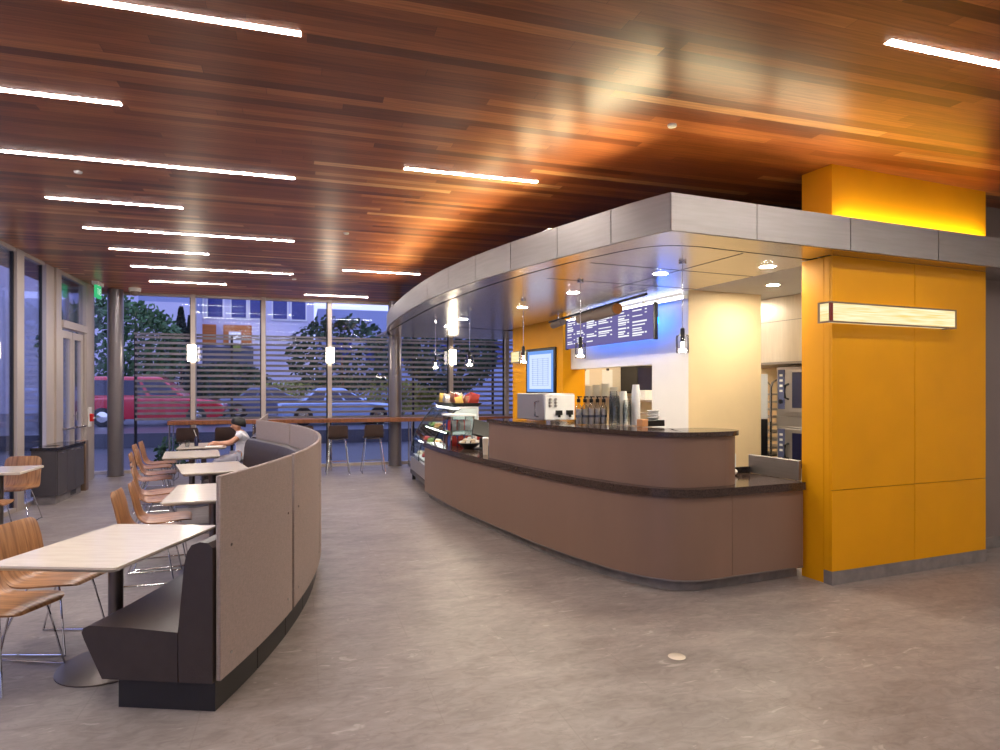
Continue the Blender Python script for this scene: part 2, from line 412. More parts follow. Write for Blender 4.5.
for x, y, l in ((2.62,4.13,'small white sprinkler cap on the ceiling above the counter corner'),(0.55,8.2,'small dark sprinkler cap on the ceiling left of the canopy'),(-.1,11.9,'small white smoke detector on the ceiling near the back windows'),(-1.9,6.6,'small sprinkler cap between the left ceiling lights'),(4.9,3.0,'small sprinkler cap on the ceiling above the yellow bulkhead')):
    solo('sprinkler', MB().lathe([(.012,-.022),(.03,-.016),(.034,-.008),(.034,0)], (x,y,CEIL), 18), M['white'], l, 'sprinkler')
for x, y, l in ((-3.05,13.9,'white dome camera on the ceiling beside the round column'),):
    t = thing('dome_camera', (x,y,CEIL-.16), l, 'camera')
    part('camera_base', MB().lathe([(.1,CEIL-.07),(.11,CEIL-.04),(.11,CEIL)], (x,y,0)), M['white'], t)
    part('camera_dome', MB().ball((x,y,CEIL-.07), .085), M['grey_wall'], t)

# ------------------------------------------------------------------ canopy
cp = smooth([(2.91,3.85),(2.8,4.2),(2.63,4.95),(2.46,5.75),(2.35,6.45),(2.28,7.2),(2.26,8.05),(2.30,9.1),(2.38,10.2),(2.50,11.4),(2.70,12.6),(2.96,13.6),(3.2,14.15)], 6)
H0, H1 = 2.86, 3.135
can = thing('canopy', W(3.0, 6.0, H0), 'large curved steel canopy over the cafe counter', 'canopy', CA)
def fascia(seg):
    a = seg; b = offset(seg, .03)
    part('fascia_panel', MB(UV).ribbon(a, b, H0, H1), M['steel'], can)
L = plen(cp); tot = L[-1]
cuts = [0, .58, 1.25, 1.97, 2.68, 3.43, 4.28, 5.7, 7.1, 8.5, tot]
for a, b in zip(cuts, cuts[1:]): fascia(sub(cp, a+.004, b-.004))
xs = [2.91, 3.72, 4.73, 5.83, 6.9, 7.95, 9.0]
for a, b in zip(xs, xs[1:]):
    part('fascia_panel', MB(UV).box(a+.004, b-.004, 3.85, 3.88, H0, H1), M['steel'], can)
# backing seen in the seams, soffit, reveal, roof
bk = offset(cp, .034); bk2 = offset(cp, .05)
q = MB(UV).ribbon(bk, bk2, H0+.004, H1-.02); q.box(2.95, 9.0, 3.885, 3.9, H0+.004, H1-.02)
part('seam_backing', q, M['dark_gap'], can)
gp = smooth([(2.80,14.2),(2.75,12.6),(2.62,10.6),(2.53,9.0),(2.52,7.7),(2.60,6.4),(2.76,5.35),(2.92,4.75),(3.05,4.42),(3.22,4.27),(3.48,4.21),(3.8,4.22),(4.72,4.25)], 6)[::-1]
# lower rim of the soffit between fascia and reveal, then the inner field
rim = offset(cp, .03)
gmatch = sub(gp, 0, plen(gp)[-1], .06)
def resample(path, n):
    L = plen(path); return [sub(path, L[-1]*i/(n-1), L[-1]*i/(n-1)+.01)[0] for i in range(n)]
def matched(a, b, n=90): return resample(a, n), resample(b, n)
gc = [p for p in gp if p[0] < 3.3 or p[1] < 4.6]
outer = sub([(4.72,3.88),(2.945,3.88)], 0, 1.775, .1) + rim[1:]
inn = [p for p in gp]
# split at the corner so that both edges keep pace with each other
ki = min(range(len(inn)), key=lambda i: abs(inn[i][0]-3.1)+abs(inn[i][1]-4.36))
q = MB(UV); o1, g1 = matched(sub([(4.72,3.88),(2.945,3.88)],0,1.775,.1), inn[:ki+1], 40); q.ribbon(o1, g1, H0, H0+.03)
o1, g1 = matched([(2.945,3.88)]+rim[1:], inn[ki:], 90); q.ribbon(o1, g1, H0, H0+.03)
q.box(4.72,9.0,3.88,4.05,H0,H0+.03); q.box(6.84,9.0,4.05,4.36,H0,H0+.03)
part('soffit_rim', q, M['soffit'], can)
g2 = offset(gp, .04)
if g2[len(g2)//2][0] < gp[len(gp)//2][0]: g2 = offset(gp, -.04)
part('soffit_reveal', MB(UV).ribbon(gp, g2, H0+.02, H0+.03), M['dark_gap'], can)
far = [(4.92,4.29),(4.92,11.8),(5.9,11.8),(5.9,13.99)]
a1, b1 = matched(g2, far, 110)
q = MB(UV); q.ribbon(a1, b1, H0+.004, H0+.03)
part('soffit_panel', q, M['soffit'], can)
gl = MB(UV)
for vv in (5.15, 6.05): gl.box(3.0, 4.92, vv-.004, vv+.004, H0+.002, H0+.0045)
gl.box(4.0-.004, 4.0+.004, 4.3, 6.3, H0+.002, H0+.0045)
part('soffit_joint', gl, M['dark_gap'], can)
roof = MB(UV).prism([(9.0,3.9),(2.97,3.9)]+[(p[0],p[1]) for p in offset(cp,.06)[2:]]+[(5.9,13.99),(9.0,12.0)], H0+.135, H0+.18)
part('canopy_roof', roof, M['dark_gap'], can)

# uplights sitting on the canopy edge and the lamp strip under the yellow bulkhead
M['uplight'] = emis('warm uplight', (255,206,130), 12)
cl = offset(cp, .16); cL = plen(cl)
spots_ = []
for sd in (.55, 1.55, 2.55, 3.55, 4.6, 5.7, 6.9):
    a, b = sub(cl, sd, sd+.02, .02)[0], sub(cl, sd+.02, sd+.04, .02)[0]
    spots_.append((a, math.atan2(b[1]-a[1], b[0]-a[0])))
for u in (3.5, 4.4): spots_.append(((u, 4.01), 0.0))
ords = ['first','second','third','fourth','fifth','sixth','seventh']
for i, (p, ang) in enumerate(spots_):
    out = ang+math.pi/2 if i < 7 else -math.pi/2      # towards the room
    w = W(p[0], p[1], H0+.181)
    t = thing('uplight', w, (ords[i]+' hidden uplight along the curved canopy edge from the corner') if i < 7 else ['hidden uplight on the straight canopy front near the corner','hidden uplight on the straight canopy front beside the bulkhead'][i-7], 'uplight', CA+out-math.pi/2, 'uplights on the canopy')
    part('lamp_box', MB().box(-.4,.4,-.03,.05,0,.03), M['white'], t, True)
    part('lamp_lens', MB().box(-.38,.38,-.005,.035,.0305,.034), M['uplight'], t, True)
    li = bpy.data.lights.new('uplight_lamp', 'AREA'); li.shape = 'RECTANGLE'; li.size = .78; li.size_y = .03; li.energy = UPW if i < 7 else UPW*.5; li.color = (1,.84,.5); li.spread = R(115)
    lo_ = bpy.data.objects.new('uplight_lamp', li); COL.objects.link(lo_); lo_.parent = t
    lo_.location = (0,.04,.07); lo_.rotation_euler = (R(180-40),0,0)
p = sub(offset(cp,.2), 1.5, 1.6)[0]
t = thing('projector_box', W(p[0],p[1],H0+.181), 'small white box standing on the canopy edge left of the corner', 'box', CA)
part('box', MB().box(-.1,.1,-.08,.08,0,.13), M['white'], t, True, .012)
part('lid', MB().box(-.105,.105,-.085,.085,.1305,.14), M['white'], t, True)
# ------------------------------------------------------------------ yellow wall, bulkhead, taupe wall
yw = thing('feature_wall', W(5.8, 4.2, 0), 'big yellow panelled wall under the canopy at the right', 'wall', CA)
def ypan(u0,u1,z0,z1): part('wall_panel', MB(UV).box(u0,u1,4.05,4.07,z0,z1), M['yellow'], yw)
for u0,u1 in ((4.752,5.80),(5.806,6.83)):
    ypan(u0,u1,.117,.816); ypan(u0,u1,.822,H0-.002)
part('side_panel', MB(UV).box(4.75,4.77,4.135,4.37,0,H0-.002), M['yellow'], yw)
part('side_panel', MB(UV).box(4.75,4.77,4.072,4.13,.117,H0-.002), M['yellow'], yw)
part('wall_core', MB(UV).box(4.772,6.828,4.072,4.36,.0,H0-.002), M['dark_gap'], yw)
part('stone_base', MB(UV).box(4.745,6.835,4.045,4.13,0,.115), M['stone_base'], yw)
solo('bulkhead', MB(UV).box(4.75,6.83,4.05,4.37,H0+.181,CEIL-.001), M['yellow'], 'yellow box bulkhead between the canopy top and the wood ceiling', 'bulkhead')
M['led'] = emis('warm strip', (255,214,110), 4)
t = thing('strip_lamp', W(5.8,3.99,H0+.181), 'hidden warm lamp strip glowing at the foot of the yellow bulkhead', 'strip lamp', CA)
part('lamp_profile', MB(UV).box(4.78,6.83,3.97,4.03,H0+.181,H0+.24), M['white'], t)
part('lamp_lens', MB(UV).box(4.79,6.82,3.975,4.025,H0+.24,H0+.25), M['led'], t)
li = bpy.data.lights.new('strip_light', 'AREA'); li.shape = 'RECTANGLE'; li.size = 1.98; li.size_y = .03; li.energy = 9; li.color = (1,.86,.42); li.spread = R(150)
lo_ = bpy.data.objects.new('strip_light', li); COL.objects.link(lo_); lo_.parent = t; lo_.location = (0,-.03,.098); lo_.rotation_euler = (R(115),0,0)
solo('wall_east', MB(UV).box(6.84,10.3,4.37,4.57,.0,CEIL-.002), M['grey_wall'], 'taupe wall running on behind the right edge of the yellow wall', 'wall', kind='structure')
solo('baseboard_east', MB(UV).box(6.84,9.2,4.345,4.369,0,.115), M['stone_base'], 'grey stone base under the taupe wall at the right edge', 'baseboard', kind='structure')

M['signface'] = emis('glowing sign face', (255,226,150), 1.0)
nt = M['signface'].node_tree; e = [n for n in nt.nodes if n.type == 'EMISSION'][0]
tc = nt.nodes.new('ShaderNodeTexCoord'); mp = nt.nodes.new('ShaderNodeMapping'); mp.inputs['Scale'].default_value = (1.5,1.5,40)
nz = nt.nodes.new('ShaderNodeTexNoise'); nz.inputs['Scale'].default_value = 2; nz.inputs['Detail'].default_value = 4
rp = nt.nodes.new('ShaderNodeValToRGB'); rp.color_ramp.elements[0].color = srgb(246,206,116); rp.color_ramp.elements[1].color = srgb(255,246,206)
rp.color_ramp.elements[0].position = .3; rp.color_ramp.elements[1].position = .65
nt.links.new(tc.outputs['Object'], mp.inputs[0]); nt.links.new(mp.outputs[0], nz.inputs[0]); nt.links.new(nz.outputs[0], rp.inputs[0]); nt.links.new(rp.outputs[0], e.inputs[0])
M['frame_bronze'] = mat('sign frame', (140,116,98), .35, .6)
M['red_edge'] = mat('red glass edge', (120,24,14), .3)
def light_box(u0,u1,v0,v1,z0,z1,label):
    t = thing('light_box', W((u0+u1)/2,(v0+v1)/2,z0), label, 'light box', CA)
    part('sign_panel', MB(UV).box(u0+.012,u1-.012,v0+.008,v1,z0+.012,z1-.012), M['signface'], t)
    f = MB(UV); w = .014
    for (a,b,c,d_,e_,f_) in ((u0,u1,v0,v0+w,z0,z0+w),(u0,u1,v0,v0+w,z1-w,z1),(u1-w,u1,v0,v0+w,z0+w,z1-w),(u0,u0+w,v0+w,v1,z0,z0+w),(u0,u0+w,v0+w,v1,z1-w,z1),(u0,u0+w,v1-w,v1,z0+w,z1-w),(u1-w,u1,v0+w,v1,z0,z1)):
        f.box(a,b,c,d_,e_,f_)
    part('frame', f, M['frame_bronze'], t)
    part('corner_post', MB(UV).box(u0-.002,u0+.03,v0-.002,v0+w,z0+w,z1-w), M['red_edge'], t)
light_box(4.58,6.19,3.92,4.048,2.26,2.437,'long glowing cream light box on the big yellow wall')

# ------------------------------------------------------------------ service counter
face = smooth([(4.70,4.31),(4.3,4.31),(3.89,4.31),(3.7,4.305),(3.53,4.325),(3.36,4.40),(3.23,4.54),(3.11,4.78),(3.01,5.12),(2.93,5.48),(2.87,5.86),(2.82,6.28),(2.75,7.11),(2.69,8.0),(2.67,8.9),(2.69,9.75)], 6)
i0 = min(range(len(face)), key=lambda i: abs(face[i][0]-3.885)+abs(face[i][1]-4.31))
back = []
for p, o in zip(face, offset(face, .62)):
    back.append(o)
# the inner corner pinches: blend to a plain inside path
back = [ (max(o[0], 3.38) if p[0] < 4.1 else o[0], max(o[1], 4.96) if p[1] < 5.6 else o[1]) for p, o in zip(face, back)]
cn = thing('service_counter', W(3.4, 5.2, 0), 'long curved brown laminate service counter base', 'counter', CA)
part('front_panel', MB(UV).ribbon(face[i0:], back[i0:], .1, .795), M['laminate'], cn)
part('front_panel', MB(UV).ribbon(face[:i0]+[(face[i0][0]+.004,face[i0][1])], back[:i0]+[(back[i0][0]+.004,back[i0][1])], .1, .795), M['laminate'], cn)
part('toe_kick', MB(UV).ribbon(offset(face,.07), back, 0, .1), M['stone_base'], cn)
part('edge_trim', MB(UV).ribbon(offset(face,-.004), offset(face,.02), .094, .106), M['steel'], cn)
ct_ = solo('countertop', MB(UV).ribbon(offset(face,-.03), back, .797, .865), M['granite'], 'lower dark brown granite countertop with a thick edge', 'countertop', bev=.008)

up = offset(face, .07)
ua = [p for p in up if 3.91 >= p[0] and p[1] <= 7.3]
ub = offset(ua, .45)
ub = [(max(q[0], 3.28) , max(q[1], 4.845)) for q in ub]
c = ((ua[0][0]+ub[0][0])/2, (ua[0][1]+ub[0][1])/2); rad = abs(ub[0][1]-ua[0][1])/2
def capped(grow, a, b):
    a = offset(a, -grow); b = offset(b, grow)
    end = [(c[0]+math.sin(math.pi*k/12)*(rad+grow), c[1]-math.cos(math.pi*k/12)*(rad+grow)) for k in range(1,12)]
    return a[::-1] + end + b      # outline polygon
def capped_mb(grow, z0, z1):
    mb = MB(UV); a = offset(ua, -grow); b = offset(ub, grow)
    mb.ribbon(a, b, z0, z1)
    n = 14
    end = [(c[0]+math.sin(math.pi*k/n)*(rad+grow), c[1]-math.cos(math.pi*k/n)*(rad+grow)) for k in range(n+1)]
    mb.prism(end, z0, z1)
    return mb
sc = thing('counter_screen', W(3.3, 5.2, .866), 'raised brown upper counter with rounded end on the lower granite top', 'counter', CA)
part('screen_panel', capped_mb(0, .866, 1.295), M['laminate'], sc)
part('raised_countertop', capped_mb(.03, 1.295, 1.336), M['granite'], sc)
spl = thing('backsplash', W(4.73, 4.7, .866), 'upright stainless steel splash plate at the right end of the counter', 'backsplash', CA)
q = MB(UV).box(4.7,4.735,4.36,4.98,.866,1.05); part('plate', q, M['steel'], spl, bev=.006)
q = MB(UV).box(4.46,4.70,4.955,4.98,.866,.93); part('rear_upstand', q, M['black_granite'], spl)

# ------------------------------------------------------------------ walls of the serving area and the kitchen
KC = H0+.07
solo('ceiling_kitchen', MB(UV).box(4.93,8.2,4.6,11.79,KC,KC+.05), M['white_wall'], 'cream plaster ceiling of the kitchen behind the counter', 'ceiling', kind='structure')
solo('wall_cream', MB(UV).box(5.15,6.31,6.46,6.7,0,KC), M['cream'], 'plain cream wall block between the menu wall and the kitchen doorway', 'wall', kind='structure')
q = MB(UV); q.box(5.15,5.3,6.702,7.22,0,KC); q.box(5.146,5.149,6.462,6.702,0,KC); q.box(5.15,5.3,7.22,9.5,2.03,KC); q.box(5.15,5.3,7.22,9.5,0,.95)
solo('wall_menu', q, M['white_wall'], 'white wall with a wide pass opening under the menu board', 'wall', kind='structure')
solo('wall_screen', MB(UV).box(5.0,5.42,9.5,11.62,0,KC), M['yellow'], 'yellow wall block carrying the upright screen', 'wall', kind='structure')
solo('wall_kitchen', MB(UV).box(5.42,8.2,10.25,10.4,0,KC), M['kitchen_wall'], 'cream back wall of the kitchen seen through the pass opening', 'wall', kind='structure')
solo('wall_oven', MB(UV).box(7.75,7.9,4.6,10.25,0,KC), M['cream'], 'kitchen wall behind the ovens', 'wall', kind='structure')

# downlights
M['down'] = emis('downlight lens', (255,240,215), DOWN)
for u, v, z, l in ((3.93,5.37,H0,'round downlight in the canopy soffit above the counter corner'),(4.65,4.68,H0,'round downlight in the soffit beside the yellow wall'),(5.85,5.8,KC,'round downlight in the cream kitchen ceiling'),(3.73,6.83,H0,'round downlight in the soffit above the cups'),(3.73,8.33,H0,'round downlight in the soffit above the candy stand'),(3.45,10.1,H0,'round downlight in the soffit above the display case'),(3.6,11.4,H0,'farthest round downlight in the soffit near the windows')):
    z += .0035 if z == H0 else 0
    t = thing('downlight', W(u,v,z-.002), l, 'downlight', CA, 'downlights of the cafe')
    part('trim_ring', MB(UV).lathe([(.085,z-.0012),(.087,z+.0)], (u,v,0), 24), M['white'], t)
    part('lens', MB(UV).lathe([(.066,z-.002),(.068,z-.0013)], (u,v,0), 24), M['down'], t)
for u,v in ((7.2,4.98),(6.1,7.6),(6.1,9.0)):  # unseen lit panels, added to brighten the kitchen
    t = thing('fill_panel', W(u,v,KC-.02), 'unseen lit ceiling panel added to brighten the kitchen', 'ceiling light', CA, 'added kitchen fill panels')
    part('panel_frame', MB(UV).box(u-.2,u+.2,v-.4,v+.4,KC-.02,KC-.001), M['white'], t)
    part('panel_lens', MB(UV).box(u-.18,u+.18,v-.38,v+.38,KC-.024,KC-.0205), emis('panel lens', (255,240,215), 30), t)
# menu board, its cove lamp and the blue wash
M['menu'] = emis('menu face', (126,117,178), .72)
M['menu_text'] = emis('menu lettering', (250,250,255), .95)
mb_ = thing('menu_board', W(4.8, 8.0, 2.33), 'long violet backlit menu board with rows of white lettering', 'menu board', CA)
part('board', MB(UV).box(4.8,4.83,6.69,9.0,2.335,2.77), M['menu'], mb_)
q = MB(UV); q.box(4.792,4.84,6.66,6.69,2.32,2.79); q.box(4.792,4.84,9.0,9.03,2.32,2.79); q.box(4.831,4.845,6.69,9.0,2.335,2.77)
part('frame', q, M['black'], mb_)
cols = [(6.86,7.16),(7.26,7.5),(7.68,8.02),(8.10,8.36),(8.44,8.66),(8.74,8.96)]
for ci,(a,b) in enumerate(cols):
    q = MB(UV); z = 2.735
    while z > 2.40:
        l = (b-a)*random.uniform(.55,1); h = random.choice((.012,.016,.016,.02))
        if random.random() < .88: q.box(4.7965,4.7995,b-l,b,z-h,z)
        if random.random() < .5: q.box(4.7965,4.7995,a-.02,a+.02,z-h,z)
        z -= random.choice((.028,.03,.045))
    part('menu_lettering', q, M['menu_text'], mb_)
q = MB(UV)
for v in (6.95,7.9,8.85): q.tube([(4.82,v,2.77),(4.82,v,H0)], .008)
part('hanger', q, M['white'], mb_)
t = thing('cove_lamp', W(5.05, 8.0, 2.79), 'bright white cove lamp strip above the menu board', 'cove lamp', CA)
part('lamp_profile', MB(UV).box(5.08,5.145,6.47,9.48,2.82,2.86), M['white'], t)
M['cove'] = emis('cove lens', (255,250,240), 9)
part('lamp_lens', MB(UV).box(5.06,5.08,6.47,9.48,2.825,2.855), M['cove'], t)
M['blue'] = emis('blue lamp lens', (0,110,255), 22)
t = thing('blue_lamp', W(4.9, 7.6, 2.4), 'blue lamp strip behind the menu board washing the wall blue', 'lamp strip', CA)
part('lamp_profile', MB(UV).box(4.86,4.9,6.76,8.9,2.52,2.62), M['white'], t)
part('lamp_lens', MB(UV).box(4.90,4.906,6.74,8.9,2.53,2.61), M['blue'], t)
# track with three cylinder heads
tr = thing('track_light', W(4.62,8.1,H0-.12), 'dark ceiling track with grey cylinder spotlights in front of the menu board', 'track light', CA)
part('track', MB(UV).tube([(4.72,9.45,H0-.06),(4.52,6.45,H0-.02)], .018), M['black'], tr)
for a,b,r in ((9.3,8.9,.05),(8.3,7.8,.07),(7.78,7.17,.078)):
    f_ = lambda v: 4.52+(v-6.45)*.0677
    hd = part('spot_head', MB(UV).tube([(f_(a),a,H0-.13),(f_(b),b,H0-.11)], r, 16), M['grey_wall'], tr)
    q = MB(UV).tube([(f_((a+b)/2),(a+b)/2,H0-.06),(f_((a+b)/2),(a+b)/2,H0-.01)], .015); part('stem', q, M['chrome'], hd)
    if r > .077: part('lens', MB(UV).tube([(f_(b),b,H0-.11),(f_(b-.02),b-.02,H0-.11)], .07, 16), mat('amber lens',(170,110,50),.3), hd)

# clear glass pendants over the counter
M['bulb'] = emis('pendant bulb', (255,238,210), 60)
M['pend_glass'] = glass('pendant glass', (248,248,248), 1.35, 0, .9)
pend = None
for u,v,l in ((3.75,4.79,'clear glass pendant in front of the cream wall edge'),(3.39,6.04,'clear glass pendant in front of the menu board'),(3.42,7.6,'clear glass pendant in front of the yellow screen wall edge'),(3.12,8.85,'clear glass pendant hanging above the candy stand'),(3.0,10.2,'farthest clear glass pendant, beside the bright mullion')):
    if pend is None:
        pend = thing('pendant_lamp', (0,0,0), l, 'pendant lamp', 0, 'glass pendants over the counter')
        part('cord', MB().tube([(0,0,.19),(0,0,.795)], .004, 6), M['chrome'], pend, True)
        part('canopy_cup', MB().lathe([(.035,.78),(.035,.80),(.004,.80)],(0,0,0),16), M['chrome'], pend, True)
        q = MB().lathe([(.056,-.03),(.058,-.02),(.058,.11),(.054,.13),(.02,.14)],(0,0,0),20)
        part('glass_shade', q, M['pend_glass'], pend, True)
        part('socket', MB().lathe([(.018,.07),(.02,.08),(.02,.19),(.01,.2)],(0,0,0),14), M['black'], pend, True)
        part('bulb', MB().lathe([(.034,-.016),(.038,-.01),(.036,-.002),(.012,.012),(.012,.07)],(0,0,0),14), M['bulb'], pend, True)
        pend.location = W(u,v,2.06); pend.rotation_euler = (0,0,CA)
    else: clone(pend, W(u,v,2.06), CA, l)

# upright screen and the second light box on the yellow block
tv = thing('screen', W(4.93,10.3,1.68), 'upright black framed screen with a pale blue page on the yellow wall', 'screen', CA)
T = UV @ Matrix.Translation((4.90,10.18,0)) @ Matrix.Rotation(R(8),4,'Z')
part('bezel', MB(T).box(-.0,.07,-.46,.46,1.60,2.42), M['black'], tv, bev=.01)
M['screen'] = emis('screen page', (206,222,255), 1.0); M['screen_edge'] = emis('screen blue', (120,166,242), .9); M['screen_line'] = emis('screen lines', (150,175,225), .85)
part('screen_page', MB(T).box(-.004,.0,-.41,.41,1.65,2.37), M['screen_edge'], tv)
part('screen_page', MB(T).box(-.007,-.004,-.35,.33,1.70,2.31), M['screen'], tv)
q = MB(T)
for i in range(14): q.box(-.009,-.007,-.28,.25,1.76+.036*i,1.765+.036*i)
for i in range(4): q.box(-.009,-.007,-.27+.16*i,-.26+.16*i,1.76,2.24)
part('screen_lines', q, M['screen_line'], tv)
part('wall_mount', MB(T).box(.07,.1,-.15,.15,1.9,2.1), M['black'], tv)
light_box(4.88,4.998,10.95,11.45,2.2,2.42,'small glowing light box on the yellow wall left of the screen')

# ------------------------------------------------------------------ kitchen equipment
hood = thing('exhaust_hood', W(7.1,6.5,2.04), 'big stainless kitchen exhaust hood above the ovens', 'hood', CA)
M['hood'] = mat('hood steel', (216,208,196), .3, .85, .05, 3, .03, 20, stretch=(1,14,1))
part('hood_body', MB(UV).box(6.66,7.74,5.2,7.9,2.06,2.925), M['hood'], hood, bev=.006)
part('hood_rim', MB(UV).box(6.64,7.74,5.19,7.91,2.03,2.06), M['steel'], hood)
part('hood_seam', MB(UV).box(6.656,6.66,5.2,7.9,2.60,2.607), M['steel'], hood)
M['oven_glass'] = mat('oven glass', (40,40,66), .12, 0, .1)
M['panel_blue'] = mat('oven control panel', (92,98,132), .35)
def oven(z0, z1, label):
    t = thing('combi_oven', W(7.1,6.2,z0), label, 'oven', CA, 'stacked combi ovens')
    part('oven_body', MB(UV).box(6.8,7.6,5.5,6.68,z0,z1), M['oven_steel'], t, bev=.01)
    dr = part('oven_door', MB(UV).box(6.76,6.8,5.52,6.5,z0+.06,z1-.03), M['oven_steel'], t, bev=.006)
    part('door_glass', MB(UV).box(6.752,6.76,5.58,6.37,z0+.12,z1-.08), M['oven_glass'], dr)
    zz = (z0+z1)/2
    part('door_handle', MB(UV).tube([(6.76,6.44,zz+.1),(6.7,6.44,zz+.08),(6.7,6.44,zz-.08),(6.76,6.44,zz-.1)], .016), M['black'], dr)
    cp_ = part('control_panel', MB(UV).box(6.785,6.8,6.535,6.64,z0+.1,z1-.04), M['panel_blue'], t)
    q = MB(UV)
    for k in range(4): q.box(6.78,6.785,6.56,6.61,z1-.13-.07*k,z1-.10-.07*k)
    part('key', q, M['paper'], cp_)
    q = MB(UV).tube([(6.785,6.585,z0+.2),(6.765,6.585,z0+.2)], .03, 14); part('dial', q, M['black'], cp_)
oven(1.33, 2.0, 'upper stainless combi oven with blue control panel under the hood')
oven(.55, 1.2, 'lower stainless combi oven with blue control panel beneath the upper oven')
st = thing('oven_stand', W(7.1,6.2,0), 'stainless stand carrying the two kitchen ovens', 'stand', CA)
q = MB(UV)
for u in (6.84,7.56):
    for v in (5.54,6.64): q.box(u-.02,u+.02,v-.02,v+.02,0,.549)
part('stand_legs', q, M['oven_steel'], st)
part('middle_shelf', MB(UV).box(6.8,7.6,5.5,6.68,1.202,1.328), M['oven_steel'], st)
rk = thing('tray_rack', W(6.85,6.95,0), 'tall tubular rack of black and steel trays left of the ovens', 'rack', CA)
q = MB(UV)
for v in (6.72,7.18):
    q.tube([(6.74,v,0.05),(6.74,v,1.72),(6.77,v,1.79),(6.84,v,1.82),(7.1,v,1.82),(7.2,v,1.75),(7.2,v,.05)], .016, 8)
part('rack_frame', q, M['chrome'], rk)
for i in range(14):
    part('tray', MB(UV).box(6.75,7.19,6.735,7.165,.25+.105*i,.25+.105*i+.022), M['black'] if i < 6 else M['oven_steel'], rk)
solo('refrigerator', MB(UV).box(6.33,6.53,6.56,6.9,1.3,1.9), M['white'], 'white upright cabinet edge beside the kitchen tray rack', 'cabinet', bev=.01)
solo('refrigerator', MB(UV).box(6.33,6.53,6.56,6.9,0,1.299), M['black'], 'dark lower cabinet under the white kitchen cabinet', 'cabinet', bev=.01)
ub_ = thing('work_table', W(6.85,5.3,0), 'stainless kitchen work table right of the ovens', 'table', CA)
part('table_top', MB(UV).box(6.5,7.2,4.65,5.44,.86,.9), M['oven_steel'], ub_)
q = MB(UV)
for u in (6.55,7.15):
    for v in (4.7,5.4): q.box(u-.02,u+.02,v-.02,v+.02,0,.86)
part('table_legs', q, M['oven_steel'], ub_)
# things seen through the pass opening
ws = thing('wall_shelf', W(6.0,10.05,1.54), 'stainless shelf on the kitchen wall loaded with white dishes', 'shelf', CA)
part('shelf_board', MB(UV).box(5.45,6.62,9.86,10.24,1.54,1.565), M['oven_steel'], ws)
q = MB(UV)
for u in (5.6,6.5): q.box(u-.012,u+.012,9.9,10.24,1.44,1.54)
part('bracket', q, M['oven_steel'], ws)
for i,(u,n) in enumerate(((5.58,5),(5.77,9),(5.96,10),(6.14,11),(6.32,8),(6.5,4))):
    q = MB(UV)
    for k in range(n): q.lathe([(.04,1.566+.021*k),(.085,1.58+.021*k),(.09,1.585+.021*k)],(u,10.03,0),20)
    solo('dish_stack', q, M['white'], 'stack of white dishes on the kitchen shelf, number of plates %d, %s' % (n, ['at the left end','second from left','third from left','third from right','second from right','at the right end'][i]), 'dishes', 'dish stacks on the kitchen shelf')
for i,(u0,u1,z0,z1) in enumerate(((5.72,5.93,1.78,2.05),(6.2,6.42,1.72,2.06))):
    t = thing('clipboard', W((u0+u1)/2,10.24,z0), ['left','right'][i]+' white clipboard sheet hanging on the kitchen wall', 'clipboard', CA, 'clipboards')
    part('sheet', MB(UV).box(u0,u1,10.23,10.248,z0,z1), M['paper'], t)
    part('clip', MB(UV).box((u0+u1)/2-.03,(u0+u1)/2+.03,10.22,10.23,z1-.02,z1+.02), M['chrome'], t)
kb = thing('kitchen_shelf_unit', W(6.2,8.2,0), 'stainless shelf unit with pale shelves inside the pass opening', 'shelf unit', CA)
q = MB(UV)
for u in (5.85,6.75):
    for v in (7.9,8.6): q.box(u-.015,u+.015,v-.015,v+.015,0,1.56)
part('posts', q, M['oven_steel'], kb)
for z in (.5,1.1,1.3,1.5): part('shelf_board', MB(UV).box(5.83,6.77,7.88,8.62,z,z+.025), M['oven_steel'], kb)
mw = thing('microwave', W(6.3,9.3,1.62), 'dark oven box on the wall deep inside the pass opening', 'microwave', CA)
part('body', MB(UV).box(6.6,7.4,9.7,10.24,1.62,2.12), M['black'], mw, bev=.01)
part('door', MB(UV).box(6.62,7.2,9.69,9.7,1.66,2.08), M['oven_glass'], mw)
t = thing('food_tub', W(6.25,8.1,1.526), 'white tub of green leaves on the top pass shelf', 'tub', CA)
part('tub', MB(UV).lathe([(.11,1.526),(.15,1.6),(.15,1.61)],(6.05,8.1,0),20), M['white'], t)
q = MB(UV)
for k in range(18): q.ball((6.05+random.uniform(-.1,.1),8.1+random.uniform(-.1,.1),1.62+random.uniform(0,.03)),(.035,.03,.012),6,4)
part('leaves', q, mat('salad green',(70,140,50),.6), t)
for i,(u,v) in enumerate(((6.36,8.1),(6.5,8.35),(5.9,8.4))):
    solo('food_bin', MB(UV).box(u-.11,u+.11,v-.1,v+.1,1.526,1.64+.02*i), M['white'], ['white bin on the top pass shelf beside the green leaves','white bin at the back right of the top pass shelf','tallest white bin at the back left of the top pass shelf'][i], 'bin', 'white bins on the pass shelf', bev=.01)

